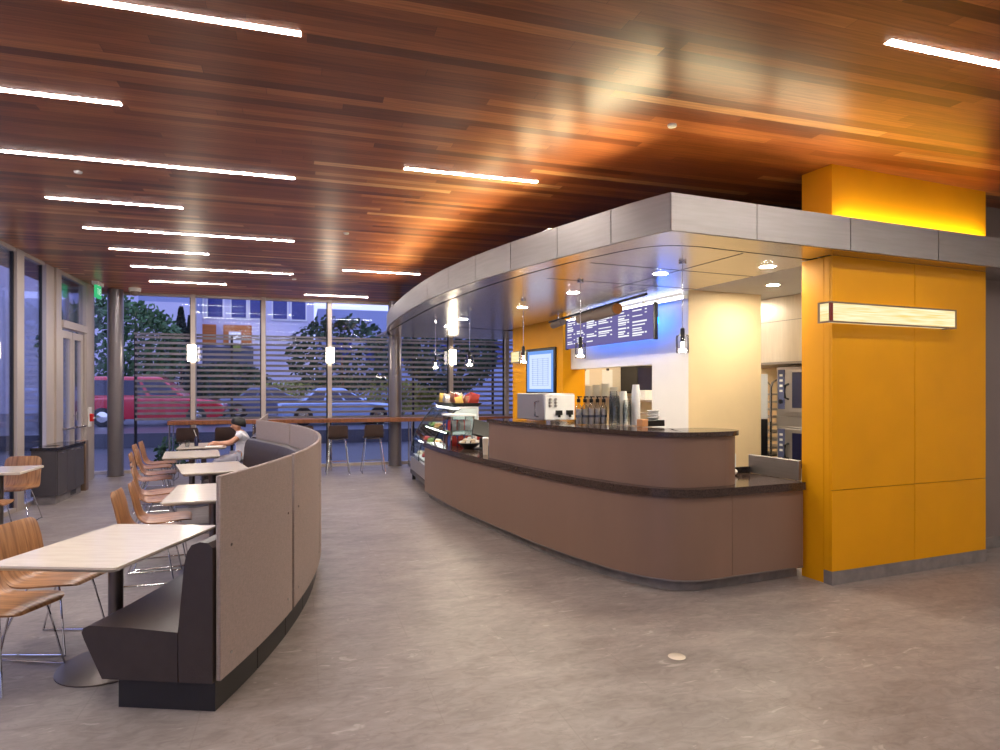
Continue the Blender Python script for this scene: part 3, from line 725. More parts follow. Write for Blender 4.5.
# ------------------------------------------------------------------ things on the raised counter
TOP = 1.3365
em = thing('coffee_machine', W(3.2,6.6,TOP), 'grey and white boxy coffee machine at the far end of the raised counter', 'coffee machine', CA)
M['machine_grey'] = mat('machine grey', (168,162,160), .35, .6, .04, 3)
T = UV @ Matrix.Translation((3.03,6.22,0)) @ Matrix.Rotation(R(5),4,'Z')
part('body', MB(T).box(.02,.42,.02,.62,TOP+.02,TOP+.315), M['machine_grey'], em, bev=.012)
part('front_plate', MB(T).box(.03,.41,-.0,.02,TOP+.03,TOP+.30), M['white'], em, bev=.006)
for i in range(3):
    for j in range(2): part('button', MB(T).tube([(.09+.07*j,0,TOP+.25-.035*i),(.09+.07*j,-.012,TOP+.25-.035*i)], .016, 10), M['machine_grey'], em)
for x in (.16,.3): 
    q = MB(T).box(x,x+.07,-.03,.0,TOP+.08,TOP+.13); q.box(x+.02,x+.04,-.04,-.02,TOP+.055,TOP+.085); part('spout', q, M['black'], em)
part('drip_tray', MB(T).box(.04,.41,-.09,.0,TOP+.0,TOP+.03), M['chrome'], em)
part('side_handle', MB(T).tube([(.02,.12,TOP+.06),(-.03,.12,TOP+.07),(-.03,.12,TOP+.22),(.02,.12,TOP+.23)], .012), M['chrome'], em)
# syrup bottles
M['bottle'] = glass('bottle glass', (238,236,234), 1.45, .03, 1.2); M['syrup'] = mat('syrup', (214,208,202), .3); M['label'] = mat('bottle label', (84,84,96), .5)
bt = None
for i in range(5):
    loc = W(3.19+.066*i, 5.72-.012*i, TOP)
    l = ['leftmost of the five black capped bottles beside the coffee machine','second from left of the five black capped bottles','middle one of the five black capped bottles','second from right of the five black capped bottles','rightmost of the five black capped bottles beside the cup stacks'][i]
    if bt is None:
        bt = thing('syrup_bottle', loc, l, 'bottle', CA, 'black capped syrup bottles')
        part('glass_body', MB().lathe([(.0,.0),(.031,.002),(.033,.01),(.033,.165),(.025,.19),(.013,.21),(.013,.235)],(0,0,0),16), M['bottle'], bt, True)
        part('syrup_fill', MB().lathe([(.0,.006),(.029,.006),(.029,.16),(.0,.161)],(0,0,0),14), M['syrup'], bt, True)
        part('bottle_label', MB().lathe([(.0335,.075),(.034,.078),(.034,.098),(.0335,.10)],(0,0,0),16), M['label'], bt, True)
        q = MB().lathe([(.017,.228),(.019,.232),(.019,.262),(.008,.268),(.008,.282)],(0,0,0),14); q.box(-.012,.035,-.008,.008,.278,.29); part('pump_cap', q, M['black'], bt, True)
    else: clone(bt, loc, CA, l)
# clear cup stacks and paper cup stacks
def cups(name, u, v, n, r, m, label, step=.022, h=.1):
    t = thing(name, W(u,v,TOP), label, 'cup stack', CA, 'cup stacks on the raised counter')
    for k in range(n):
        z = step*k
        q = MB().lathe([(r,z),(r*.72,z+h),(.004,z+h)],(0,0,0),18)
        part('cup', q, m, t, True)
M['pet'] = glass('clear cup', (240,242,242), 1.4, .25, 1.0)
cups('clear_cup_stack',3.50,5.52,10,.045,M['pet'],'shorter clear plastic cup stack next to the bottles')
cups('clear_cup_stack',3.54,5.62,12,.048,M['pet'],'tallest clear plastic cup stack behind the front ones')
cups('clear_cup_stack',3.57,5.42,8,.045,M['pet'],'low clear plastic cup stack in front of the paper cups')
cups('paper_cup_stack',3.70,5.46,15,.045,M['white'],'tall white paper cup stack right of the clear cups')
cups('paper_cup_stack',3.66,5.62,12,.042,M['paper'],'white paper cup stack partly behind the tall one')
q = MB(UV)
q.box(3.66,3.86,5.2,5.36,TOP,TOP+.06)
solo('napkin_box', q, M['black'], 'black box of stirrers below the paper cup stacks', 'box', bev=.006)
solo('sugar_box', MB(UV).box(3.58,3.65,5.18,5.27,TOP,TOP+.07), mat('kraft box',(200,140,90),.7), 'small tan box beside the black stirrer box', 'box', bev=.004)
for i in range(4): solo('saucer_stack', MB(UV).lathe([(.03,TOP+.07+.022*i),(.06,TOP+.082+.022*i),(.062,TOP+.088+.022*i)],(3.78,5.28,0),20) if i else MB(UV).lathe([(.03,TOP+.061),(.06,TOP+.08),(.062,TOP+.086)],(3.78,5.28,0),20), M['white'], ['lowest','second','third','topmost'][i]+' white saucer stacked on the black stirrer box', 'saucer', 'saucers on the black box')

# things on the lower counter
LT = .866
solo('crumpled_wrapper', MB(UV).ball((4.40,4.88,LT+.036),(.06,.05,.035),9,6), M['paper'], 'crumpled pale paper on the lower counter beside the cream wall', 'paper')
solo('soap_bottle', MB(UV).lathe([(.0,LT),(.03,LT+.005),(.03,LT+.17),(.012,LT+.2),(.01,LT+.225),(.003,LT+.23)],(4.66,5.15,0),14), M['white'], 'small white bottle peeking over the steel splash plate', 'bottle')
def item(name, c, r, m, label, cat, grp): 
    q = MB(UV); q.ball(c, r, 10, 7); return solo(name, q, m, label, cat, grp)
# acrylic candy stand
cs = thing('candy_stand', W(2.98,9.0,LT), 'clear acrylic candy stand with a white top at the counter end', 'display stand', CA)
q = MB(UV)
for a,b,c_,d_ in ((2.82,3.18,8.80,8.806),(2.82,3.18,9.18,9.186),(3.174,3.18,8.806,9.18)): q.box(a,b,c_,d_,LT,LT+.44)
part('acrylic_sides', q, M['clear'], cs)
part('white_top', MB(UV).box(2.80,3.20,8.78,9.2,LT+.44,LT+.465), M['white'], cs)
part('shelf_board', MB(UV).box(2.82,3.174,8.81,9.18,LT+.22,LT+.226), M['clear'], cs)
q = MB(UV)
for u in (2.825,3.17):
    for v in (8.81,9.175): q.box(u-.008,u+.008,v-.008,v+.008,LT,LT+.44)
part('corner_post', q, M['chrome'], cs)
cc = [mat('red wrapper',(170,44,36),.35),mat('brown wrapper',(96,60,46),.35),mat('silver wrapper',(200,196,196),.25,.5),mat('blue wrapper',(60,80,150),.35),mat('orange wrapper',(214,120,50),.35)]
k = 0
for z in (LT+.001, LT+.227):
    for a in range(3):
        for b in range(3):
            u, v = 2.88+.11*a, 8.87+.12*b
            q = MB(UV @ Matrix.Translation((u,v,z)) @ Matrix.Rotation(random.uniform(-.5,.5),4,'Z'))
            q.loft([[(x*w,y*dd,zz) for x,y in ((-1,-1),(1,-1),(1,1),(-1,1))] for w,dd,zz in ((.045,.02,0),(.04,.03,.05),(.04,.03,.10),(.045,.004,.15))])
            solo('candy_bag', q, cc[(k*3+a)%5], '%s candy bag on the %s shelf of the acrylic stand, %s %s' % (['red','brown','silver','blue','orange'][(k*3+a)%5], 'upper' if z>LT+.1 else 'lower', ['front','middle','back'][b], ['left','centre','right'][a]), 'candy bag', 'candy bags in the acrylic stand')
            k += 1
bw = thing('candy_bowl', W(3.0,8.52,LT), 'dark bowl heaped with pale wrapped sweets on the granite top', 'bowl', CA)
part('bowl', MB(UV).lathe([(.06,LT),(.075,LT+.004),(.16,LT+.07),(.165,LT+.078),(.15,LT+.07)],(3.0,8.52,0),24), M['black'], bw)
n = 0
for ring,rr,zz in ((9,.115,.085),(6,.065,.115),(1,0,.14)):
    for i in range(ring):
        a = 2*math.pi*i/ring
        item('wrapped_sweet',(3.0+rr*math.cos(a),8.52+rr*math.sin(a),LT+zz),(.032,.024,.022),[M['paper'],mat('cream sweet',(236,214,184),.5)][i%2], 'pale wrapped sweet in the dark bowl beside the candy stand','sweet','sweets in the bowl')
pt = thing('payment_terminal', W(3.2,8.1,LT), 'black card terminal tilted on a stand at the counter', 'card terminal', CA)
T = UV @ Matrix.Translation((3.1,8.3,LT))
part('stand', MB(T).lathe([(.10,0),(.10,.012),(.03,.03),(.028,.16)],(0,0,0),16), M['black'], pt)
T2 = T @ Matrix.Translation((0,0,.28)) @ Matrix.Rotation(R(-35),4,'X') @ Matrix.Rotation(R(18),4,'Y')
part('terminal_screen', MB(T2).box(-.13,.13,-.02,.02,-.13,.13), M['black'], pt, bev=.012)
part('screen_face', MB(T2).box(-.115,.115,.02,.024,-.115,.115), M['black'], pt)
tc_ = thing('tall_cup', W(2.93,7.62,LT), 'tall tan paper cup on the lower counter beside the raised counter end', 'cup', CA)
part('cup', MB(UV).lathe([(.03,LT),(.04,LT+.2),(.034,LT+.2)],(2.90,7.62,0),18), mat('tan cup',(206,190,168),.6), tc_)
part('cup_lid', MB(UV).lathe([(.042,LT+.2),(.042,LT+.212),(.03,LT+.22)],(2.90,7.62,0),18), M['white'], tc_)
wb = thing('gift_bag', W(3.2,8.62,LT), 'white and red paper bag behind the candy bowl', 'bag', CA)
part('bag', MB(UV).loft([[(3.24+x*w,8.72+y*d_,LT+z) for x,y in ((-1,-1),(1,-1),(1,1),(-1,1))] for w,d_,z in ((.1,.05,0),(.1,.05,.25),(.09,.015,.36))]), M['paper'], wb)
part('bag_print', MB(UV).box(3.17,3.31,8.665,8.669,LT+.1,LT+.2), cc[0], wb)

# ------------------------------------------------------------------ curved glass display case
DT = UV @ Matrix.Translation((2.76,9.90,0)) @ Matrix.Rotation(R(-6),4,'Z')
DL = 1.95
dc = thing('display_case', tuple(DT @ Vector((.45,1,0))), 'refrigerated pastry case with a curved glass front at the counter end', 'display case', CA)
part('base_cabinet', MB(DT).box(.03,.85,0,DL,.12,.44), M['machine_grey'], dc, bev=.01)
part('base_grille', MB(DT).box(.015,.03,.06,DL-.06,.13,.2), M['black'], dc)
for x in (.08,.78):
    for y in (.06,DL-.06): part('foot', MB(DT).box(x-.03,x+.03,y-.03,y+.03,0,.12), M['black'], dc)
prof = smooth([(.02,.445),(.03,.58),(.08,.78),(.17,.98),(.30,1.18),(.45,1.34),(.55,1.385)], 4)
def curve_sheet(mb, y0, y1, t):
    lo = []
    for i,(x,z) in enumerate(prof):
        a = prof[max(i-1,0)]; b = prof[min(i+1,len(prof)-1)]; dx,dz = b[0]-a[0], b[1]-a[1]; n_ = math.hypot(dx,dz); nx,nz_ = dz/n_*t, -dx/n_*t
        lo.append([(x,y0,z),(x+nx,y0,z+nz_),(x+nx,y1,z+nz_),(x,y1,z)])
    return mb.loft(lo)
part('curved_glass', curve_sheet(MB(DT),.02,DL/2-.008,.008), M['clear'], dc)
part('curved_glass', curve_sheet(MB(DT),DL/2+.008,DL-.02,.008), M['clear'], dc)
q = curve_sheet(MB(DT),0,.02,.02); curve_sheet(q,DL/2-.008,DL/2+.008,.012); curve_sheet(q,DL-.02,DL,.02)
part('case_rib', q, M['black'], dc)
for y in (0.004, DL-.012):
    q = MB(DT).loft([[(x,y,z) for x,z in prof]+[(.85,y,1.385),(.85,y,.445)], [(x,y+.008,z) for x,z in prof]+[(.85,y+.008,1.385),(.85,y+.008,.445)]])
    part('end_glass', q, M['clear'], dc)
part('top_panel', MB(DT).box(.5,.86,0,DL,1.385,1.41), M['white'], dc, bev=.005)
part('back_doors', MB(DT).box(.84,.86,0,DL,.44,1.385), M['white_wall'], dc)
for z,d0 in ((.47,.08),(.74,.16),(1.0,.30)):
    part('shelf_board', MB(DT).box(d0,.83,.02,DL-.02,z,z+.012), M['clear'] if z>.5 else M['white'], dc)
M['case'] = emis('case lamp',(255,250,240),15)
part('case_lamp', MB(DT).box(.52,.56,.05,DL-.05,1.365,1.384), M['case'], dc)
for d0, z in ((.31,.985),(.17,.725)): part('case_lamp', MB(DT).box(d0,d0+.02,.05,DL-.05,z,z+.012), M['case'], dc)  # two shelf lamps added to brighten the inside of the case
pc = [mat('golden pastry',(206,150,80),.6,0,.2,30),mat('dark cake',(92,56,40),.5,0,.2,30),mat('cream cake',(236,222,190),.5),mat('fruit tart',(190,60,50),.4),mat('green wrap',(130,160,80),.6)]
pn = ['golden pastry','dark cake','cream cake','red fruit tart','green wrap']
for si,(z,d0) in enumerate(((.483,.2),(.753,.3),(1.013,.42))):
    for i in range(7):
        y = .17+.265*i; ci = (i*2+si)%5; q = MB(DT)
        q.lathe([(.0,z),(.07,z),(.08,z+.03),(.06,z+.065),(.0,z+.075)],(d0+.06*(i%2),y,0),14)
        solo('pastry', q, pc[ci], '%s in the glass case, %s from the near end on the %s shelf' % (pn[ci], ['first','second','third','fourth','fifth','sixth','seventh'][i], ['lowest','middle','top'][si]), 'pastry', 'pastries in the display case')
# snack tray on the case
tp = tuple(DT @ Vector((.68,.85,1.411)))
solo('snack_tray', MB(DT).loft([[(.68+x*w,.85+y*l,z) for x,y in ((-1,-1),(1,-1),(1,1),(-1,1))] for w,l,z in ((.2,.72,1.411),(.26,.80,1.47),(.25,.79,1.47),(.195,.71,1.418))]), M['black'], 'low black tray of snack bags on top of the pastry case', 'tray')
sn = [mat('yellow snack bag',(232,190,96),.35),mat('pale snack bag',(232,208,180),.35),mat('red snack bag',(186,70,56),.35),mat('silver snack bag',(206,200,200),.25,.3),mat('brown snack bag',(150,100,76),.35)]
snn = ['yellow','pale','red','silver','brown']
for i in range(16):
    y = .15+.2*(i%8); T = DT @ Matrix.Translation((.575 if i < 8 else .79,y,1.44)) @ Matrix.Rotation(random.uniform(-1.2,1.2),4,'Z') @ Matrix.Rotation(random.uniform(-.6,.6),4,'X') @ Matrix.Rotation(random.uniform(-.35,.35),4,'Y') @ Matrix.Scale(random.uniform(.72,.98),4)
    q = MB(T).loft([[(x*w,yy*d_,z) for x,yy in ((-1,-.6),(-.6,-1),(.6,-1),(1,-.6),(1,.6),(.6,1),(-.6,1),(-1,.6))] for w,d_,z in ((.10,.006,0),(.09,.04,.04),(.085,.05,.10),(.09,.035,.16),(.105,.006,.20))])
    solo('snack_bag', q, sn[(i*2+i//5)%5], '%s snack bag, %s in the %s row on the pastry case tray' % (snn[(i*2+i//5)%5], ['nearest the viewer','second','third','fourth','fifth','sixth','seventh','last'][i%8], 'front' if i < 8 else 'rear'), 'snack bag', 'snack bags on the pastry case')

# ------------------------------------------------------------------ banquettes
BC = (-5.92, 6.35)
BC2 = (-7.505, 6.6)
def pol(r, deg, z=0): return (BC[0]+r*math.cos(R(deg)), BC[1]+r*math.sin(R(deg)), z)
def arc(r, deg, z=0): return (BC2[0]+r*math.cos(R(deg)), BC2[1]+r*math.sin(R(deg)), z)
SEAT = [(7.055,.165),(6.955,.365),(6.94,.405),(6.95,.43),(6.985,.445),(7.220,.44),(7.478,.425),(7.478,.165)]
BACK = [(7.485,.165),(7.480,.43),(7.515,.85),(7.530,.92),(7.555,.965),(7.600,.985),(7.645,.98),(7.670,.95),(7.670,.165)]
def sweep(prof, a0, a1, step=1.0):
    n = max(2, int((a1-a0)/step)+1); mb = MB()
    return mb.loft([[arc(r, a0+(a1-a0)*i/(n-1), z) for r, z in prof] for i in range(n)])
def sweep_back(a0, a1):
    n = max(2, int(a1-a0)+1); lo = []
    for i in range(n):
        a = a0+(a1-a0)*i/(n-1); k = max(0, min(1, (a+22.5)/14)); f = .915+.085*k*k*(3-2*k)
        lo.append([arc(r, a, z if z < .5 else .43+(z-.43)*(f*.985-.43)/.555) for r, z in BACK])
    return MB().loft(lo)
bq = thing('banquette', arc(7.35, 0), 'long curved brown banquette with tall woven back panels', 'banquette')
A0, A1 = -22.85, 26.4
seams = [A0, -14.4, -5.0, 4.7, 16.1, A1]
for a, b in zip(seams, seams[1:]):
    part('seat_cushion', sweep(SEAT, a+.02, b-.02), M['leather'], bq)
    part('back_cushion', sweep_back(a+.02, b-.02), M['leather'], bq)
    g = .17
    p_ = part('back_panel', sweep([(7.676,.17),(7.702,.17),(7.702,1.245),(7.676,1.245)], a+g, b-g), M['weave'], bq, bev=.006)
    for aa in (a+1.0, b-1.0):
        for z in (.28,.86): part('stud', MB().tube([arc(7.70,aa,z), arc(7.706,aa,z)], .009, 10), M['chrome'], p_)
k = A0+.35
while k < A1-1:
    e = min(k+3.9, A1-.3); part('plinth_block', sweep([(7.120,0),(7.660,0),(7.660,.163),(7.120,.163)], k, e-.08), M['plinth'], bq); k += 3.9
fb = thing('banquette', (-1.0, 11.0, 0), 'straight far banquette section where the boy sits', 'banquette')
FX = -.57
def straight(prof, y0, y1):
    return MB().loft([[(FX-7.7+r, y, z) for r, z in prof] for y in (y0, y1)])
for y0, y1 in ((10.2,11.38),(11.4,12.7)):
    part('seat_cushion', straight(SEAT,y0,y1), M['leather'], fb); part('back_cushion', straight(BACK,y0,y1), M['leather'], fb)
    part('back_panel', straight([(7.676,.17),(7.702,.17),(7.702,1.245),(7.676,1.245)],y0,y1), M['weave'], fb, bev=.006)
    part('plinth_block', straight([(7.120,0),(7.660,0),(7.660,.163),(7.120,.163)],y0+.03,y1-.03), M['plinth'], fb)

# ------------------------------------------------------------------ tables
M['pole'] = mat('table pole metal', (112,104,100), .3, .8, .04)
M['table_edge'] = mat('table edge', (150,136,118), .5)
def table():
    t = thing('cafe_table', (0,0,0), 'x', 'table', 0, 'pale tables along the banquette')
    lo = []
    for ins, z in ((.0,.742),(.0,.730),(.03,.708)):
        w, l, r = .37-ins, .54-ins, .025
        lo.append([(sx*(w-r)+r*math.cos(a), sy*(l-r)+r*math.sin(a), z) for sx,sy,a0 in ((1,1,0),(-1,1,90),(-1,-1,180),(1,-1,270)) for a in (R(a0),R(a0+45),R(a0+90))])
    q = MB().loft(lo); part('tabletop', q, M['table'], t, True)
    part('pole', MB().lathe([(.042,.012),(.042,.69)],(0,0,0),24), M['pole'], t, True)
    part('top_plate', MB().box(-.16,.16,-.22,.22,.695,.7075), M['pole'], t, True)
    part('base_disc', MB().lathe([(.30,.0),(.30,.008),(.27,.014),(.05,.022)],(0,0,0),40,1.0,1.15), M['pole'], t, True)
    return t
T0 = table()
tabs = [(pol(5.16,-20.8),-20.8,'nearest pale table at the left, beside the open end of the banquette'),(pol(5.15,2.1),2.1,'second pale table from the camera along the banquette'),((-1.03,8.55,0),13,'third pale table from the camera along the banquette'),((-1.53,10.4,0),8,'fourth pale table from the camera, just before the boy\'s table'),((-1.57,11.93,0),4,'farthest pale table, where the boy rests his arms')]
for i,(p,a,l) in enumerate(tabs):
    if i == 0: T0.location = p; T0.rotation_euler = (0,0,R(a)); T0['label'] = l
    else: clone(T0, p, R(a), l)
sq = thing('cafe_table', (-3.42,9.05,0), 'small pale square table by the left windows, cut by the picture edge', 'table')
part('tabletop', MB().box(-.36,.34,-.36,.36,.71,.742), M['table'], sq, True, .006)
part('pole', MB().lathe([(.042,.012),(.042,.71)],(0,0,0),24), M['pole'], sq, True)
part('base_disc', MB().lathe([(.29,.0),(.29,.008),(.26,.014),(.05,.022)],(0,0,0),40), M['pole'], sq, True)

# ------------------------------------------------------------------ shell chairs (facing +y)
def shell(prof, w, m, sc=1):
    """profile of (y,z,half width, dish); a thin moulded sheet"""
    mb = MB(); n = 12; lo_t = []; lo_b = []
    for i, (y, z, hw, dish) in enumerate(prof):
        a = prof[max(i-1,0)]; b = prof[min(i+1,len(prof)-1)]
        d = Vector((0, b[0]-a[0], b[1]-a[1])).normalized(); nrm = Vector((0, -d.z, d.y))
        if nrm.length == 0: nrm = Vector((0,0,1))
        top = []; bot = []
        for j in range(n+1):
            s = -1+2*j/n; off = dish*(s*s-.35)
            p = Vector((s*hw, y, z)) - nrm*off*-1
            top.append(tuple(p)); bot.append(tuple(p - nrm*.011))
        lo_t.append(top); lo_b.append(bot)
    loops = [t + b[::-1] for t, b in zip(lo_t, lo_b)]
    return mb.loft(loops)
CP = smooth([(.235,.425,.14,.0),(.225,.438,.19,.002),(.17,.448,.222,.008),(.05,.445,.235,.012),(-.07,.438,.23,.014),(-.15,.450,.222,.016),(-.20,.50,.212,.02),(-.225,.58,.205,.024),(-.245,.68,.207,.026),(-.268,.77,.20,.026),(-.278,.805,.17,.024),(-.281,.815,.145,.022)], 3)
def chair():
    t = thing('shell_chair', (0,0,0), 'x', 'chair', 0, 'walnut plywood shell chairs')
    part('seat_shell', shell(CP, .4, None), M['ply'], t, True)
    for s in (-1, 1):
        q = MB().tube(smooth([(s*.13,.10,.425),(s*.16,.13,.40),(s*.215,.20,.03),(s*.217,.195,.013),(s*.218,.16,.009),(s*.218,-.20,.009),(s*.217,-.235,.013),(s*.213,-.235,.035),(s*.15,-.09,.40),(s*.125,-.06,.424)],4), .0065, 8)
        part('leg_frame', q, M['chrome'], t, True)
    q = MB().tube([(-.13,.09,.422),(.13,.09,.422)], .0065); q.tube([(-.125,-.06,.42),(.125,-.06,.42)], .0065); q.box(-.1,.1,-.04,.08,.416,.428)
    part('under_frame', q, M['pole'], t, True)
    return t
CH = chair()
def face_out(a): return R(a-90)
ch = [(pol(4.57,-17.4),-17.4,'plywood chair at the near table, the one farther from the camera'),
      (pol(4.66,-24.0),-24.0,'plywood chair cut by the left picture edge at the near table'),
      (pol(4.69,7.4),7.4,'farther plywood chair at the second table, with its whole seat in view'),
      (pol(4.66,.6),.6,'nearer plywood chair at the second table, half hidden by the near tabletop'),
      ((-1.67,8.73,0),13,'farther plywood chair at the third table'),
      ((-1.54,8.2,0),13,'nearer plywood chair at the third table'),
      ((-2.04,10.72,0),8,'farther plywood chair at the fourth table'),
      ((-1.98,10.08,0),8,'nearer plywood chair at the fourth table'),
      ((-2.30,12.2,0),4,'farthest plywood chair, at the boy\'s table'),
      ((-2.26,11.58,0),4,'nearer plywood chair at the boy\'s table'),
      ((-3.47,9.62,0),-90,'plywood chair on the far side of the small left table, facing the camera'),
      ((-3.30,8.36,0),90,'plywood chair on the near side of the small left table, mostly out of the picture')]
for i,(p,a,l) in enumerate(ch):
    if i == 0: CH.location = p; CH.rotation_euler = (0,0,face_out(a)); CH['label'] = l
    else: clone(CH, p, face_out(a), l)

# ------------------------------------------------------------------ window bar and its stools
bar = thing('window_bar', (1.1,13.9,0), 'long wood edged high bar along the back windows', 'bar')
part('bar_top', MB().box(-2.45,4.75,13.7,14.2,1.0,1.08), M['bar_wood'], bar, bev=.006)
for x in (-2.42,-.9,.62,2.3,3.4,4.6):
    q = MB()
    for y in (13.76,14.14): q.tube([(x,y,0),(x,y,1.0)], .016)
    q.tube([(x,13.76,.02),(x,14.14,.02)], .014)
    part('leg', q, M['chrome'], bar)
SP = smooth([(.19,.70,.16,.0),(.15,.712,.19,.006),(.02,.71,.20,.01),(-.10,.706,.20,.012),(-.17,.73,.195,.014),(-.205,.80,.19,.016),(-.225,.90,.19,.016),(-.235,.96,.18,.014),(-.238,.98,.16,.012)], 3)
stl = None
for i,(x,y,l) in enumerate(((-2.0,13.3,'brown bar stool at the left end of the window bar'),(-1.34,13.3,'second brown bar stool from the left, behind the boy'),(-.64,13.3,'third brown bar stool from the left, behind the far banquette panels'),(.06,13.3,'fourth brown bar stool from the left, partly behind the banquette back'),(.72,13.3,'second brown bar stool left of the steel column'),(1.42,13.3,'brown bar stool just left of the steel column'),(2.55,13.3,'brown bar stool just right of the steel column'))):
    if stl is None:
        stl = thing('bar_stool', (x,y,0), l, 'stool', 0, 'brown stools at the window bar')
        part('seat_shell', shell(SP,.4,None), M['brown_seat'], stl, True)
        for s in (-1,1):
            q = MB().tube(smooth([(s*.12,.09,.69),(s*.15,.12,.66),(s*.225,.22,.03),(s*.227,.2,.01),(s*.227,-.22,.01),(s*.225,-.245,.03),(s*.15,-.09,.66),(s*.12,-.06,.685)],4), .009, 8)
            part('leg_frame', q, M['chrome'], stl, True)
        part('foot_rail', MB().tube([(-.2,.185,.22),(.2,.185,.22)], .009), M['chrome'], stl, True)
        part('under_frame', MB().box(-.13,.13,-.07,.1,.68,.694), M['pole'], stl, True)
    else: clone(stl, (x,y,0), 0, l)

# ------------------------------------------------------------------ columns, wall lamps, cabinet, exit sign
for x,y,z1,l in ((-3.45,14.2,CEIL,'round grey column at the far left corner of the room'),(2.02,14.3,CEIL,'round grey column under the far end of the canopy')):
    t = thing('column', (x,y,0), l, 'column')
    part('shaft', MB().lathe([(.14,.012),(.14,z1-.002)],(x,y,0),40), M['column'], t)
    part('collar', MB().lathe([(.155,0),(.155,.012)],(x,y,0),40), M['pole'], t)
M['sconce'] = emis('lamp shade glow', (255,240,214), 26)
sc_ = None
for x,l in ((-2.11,'glowing cylinder wall lamp on the mullion left of the boy'),(.62,'glowing cylinder wall lamp on the mullion left of the steel column'),(3.34,'glowing cylinder wall lamp on the mullion above the display case')):
    if sc_ is None:
        sc_ = thing('wall_lamp', (x,14.33,2.27), l, 'wall lamp', 0, 'cylinder lamps on the back mullions')
        part('shade', MB().lathe([(.075,.0),(.08,.01),(.08,.31),(.075,.32)],(0,0,0),24), M['sconce'], sc_, True)
        q = MB().lathe([(.085,-.015),(.085,.0)],(0,0,0),24); q.lathe([(.085,.32),(.085,.335)],(0,0,0),24); q.box(-.03,.03,.06,.13,.1,.22)
        part('lamp_bracket', q, M['chrome'], sc_, True)
    else: clone(sc_, (x,14.33,2.27), 0, l)
cb = thing('cabinet', (-3.58,11.5,0), 'low charcoal cabinet with a black stone top by the left windows', 'cabinet')
part('body', MB().box(-3.74,-3.42,10.92,12.1,.13,.80), M['cabinet'], cb)
for i in range(3):
    a = 10.925+.392*i; d_ = part('door', MB().box(-3.42,-3.40,a+.004,a+.388,.14,.79), M['cabinet'], cb)
    part('handle', MB().tube([(-3.40,a+.1 if i!=1 else a+.3,.75),(-3.375,a+.1 if i!=1 else a+.3,.75),(-3.375,a+.2 if i!=1 else a+.2,.75),(-3.40,a+.2,.75)], .008), M['chrome'], d_)
part('plinth', MB().box(-3.72,-3.44,10.95,12.08,0,.13), M['stone_base'], cb)
q = MB()
for i in range(6): q.box(-3.44,-3.437,11.6+.045*i,11.625+.045*i,.03,.10)
part('vent', q, M['black'], cb)
q = MB(); q.box(-3.745,-3.38,10.9,11.14,.80,.84); q.box(-3.745,-3.66,11.14,11.34,.80,.84); q.box(-3.49,-3.38,11.14,11.34,.80,.84); q.box(-3.745,-3.38,11.34,12.12,.80,.84)
part('stone_top', q, M['black_granite'], cb)
pt = thing('door_post', (-3.5,12.35,0), 'brown metal post at the far end of the charcoal cabinet', 'post')
part('post_body', MB().box(-3.58,-3.42,12.28,12.42,0,.84), M['frame_bronze'], pt, bev=.01)
part('push_plate', MB().box(-3.53,-3.47,12.272,12.28,.62,.72), M['chrome'], pt)
fa = thing('fire_alarm', (-3.72,13.62,1.1), 'small red fire alarm pull box on the door jamb', 'fire alarm')
part('box', MB().box(-3.72,-3.67,13.57,13.67,1.1,1.24), mat('alarm red',(196,24,20),.35), fa, bev=.006)
part('back_plate', MB().box(-3.738,-3.72,13.54,13.70,1.0,1.36), M['white'], fa)
part('pull_handle', MB().box(-3.67,-3.65,13.6,13.64,1.15,1.18), M['white'], fa)
ex = thing('exit_sign', (-3.53,13.35,3.36), 'green lit exit sign hanging from the ceiling near the doors', 'exit sign')
M['exit'] = emis('exit green', (70,205,135), .75); M['exit_text'] = emis('exit letters', (226,255,236), .9)
part('sign_plate', MB().box(-3.55,-3.51,13.2,13.5,3.36,3.585), M['exit'], ex)
part('sign_mount', MB().box(-3.58,-3.48,13.17,13.53,3.585,CEIL), M['white'], ex)
q = MB()   # EXIT in plain strokes on the +x face and on the end that faces the room
def letters(bx):
    s, z0, z1, w = .06, 3.42, 3.53, .009
    y = 13.225
    bx(y,y+w,z0,z1); [bx(y,y+.045,z,z+w) for z in (z0,(z0+z1)/2,z1-w)]
    y += s
    for k in range(7):
        f0 = k/6; bx(y+.04*f0,y+.04*f0+w,z0+(z1-z0-.02)*f0,z0+(z1-z0-.02)*f0+.02); bx(y+.04*(1-f0),y+.04*(1-f0)+w,z0+(z1-z0-.02)*f0,z0+(z1-z0-.02)*f0+.02)
    y += s+.01; bx(y+.015,y+.015+w,z0,z1)
    y += s-.015; bx(y,y+.05,z1-w,z1); bx(y+.02,y+.02+w,z0,z1)
letters(lambda a,b,c,d_: q.box(-3.51,-3.5085,26.7-b,26.7-a,c,d_))
part('sign_lettering', q, M['exit_text'], ex)
solo('floor_outlet', MB().lathe([(.05,.001),(.055,.004),(.05,.006),(.0,.006)],(2.28,3.54,0),24), M['table'], 'small round pale floor outlet cover in front of the counter corner', 'outlet')

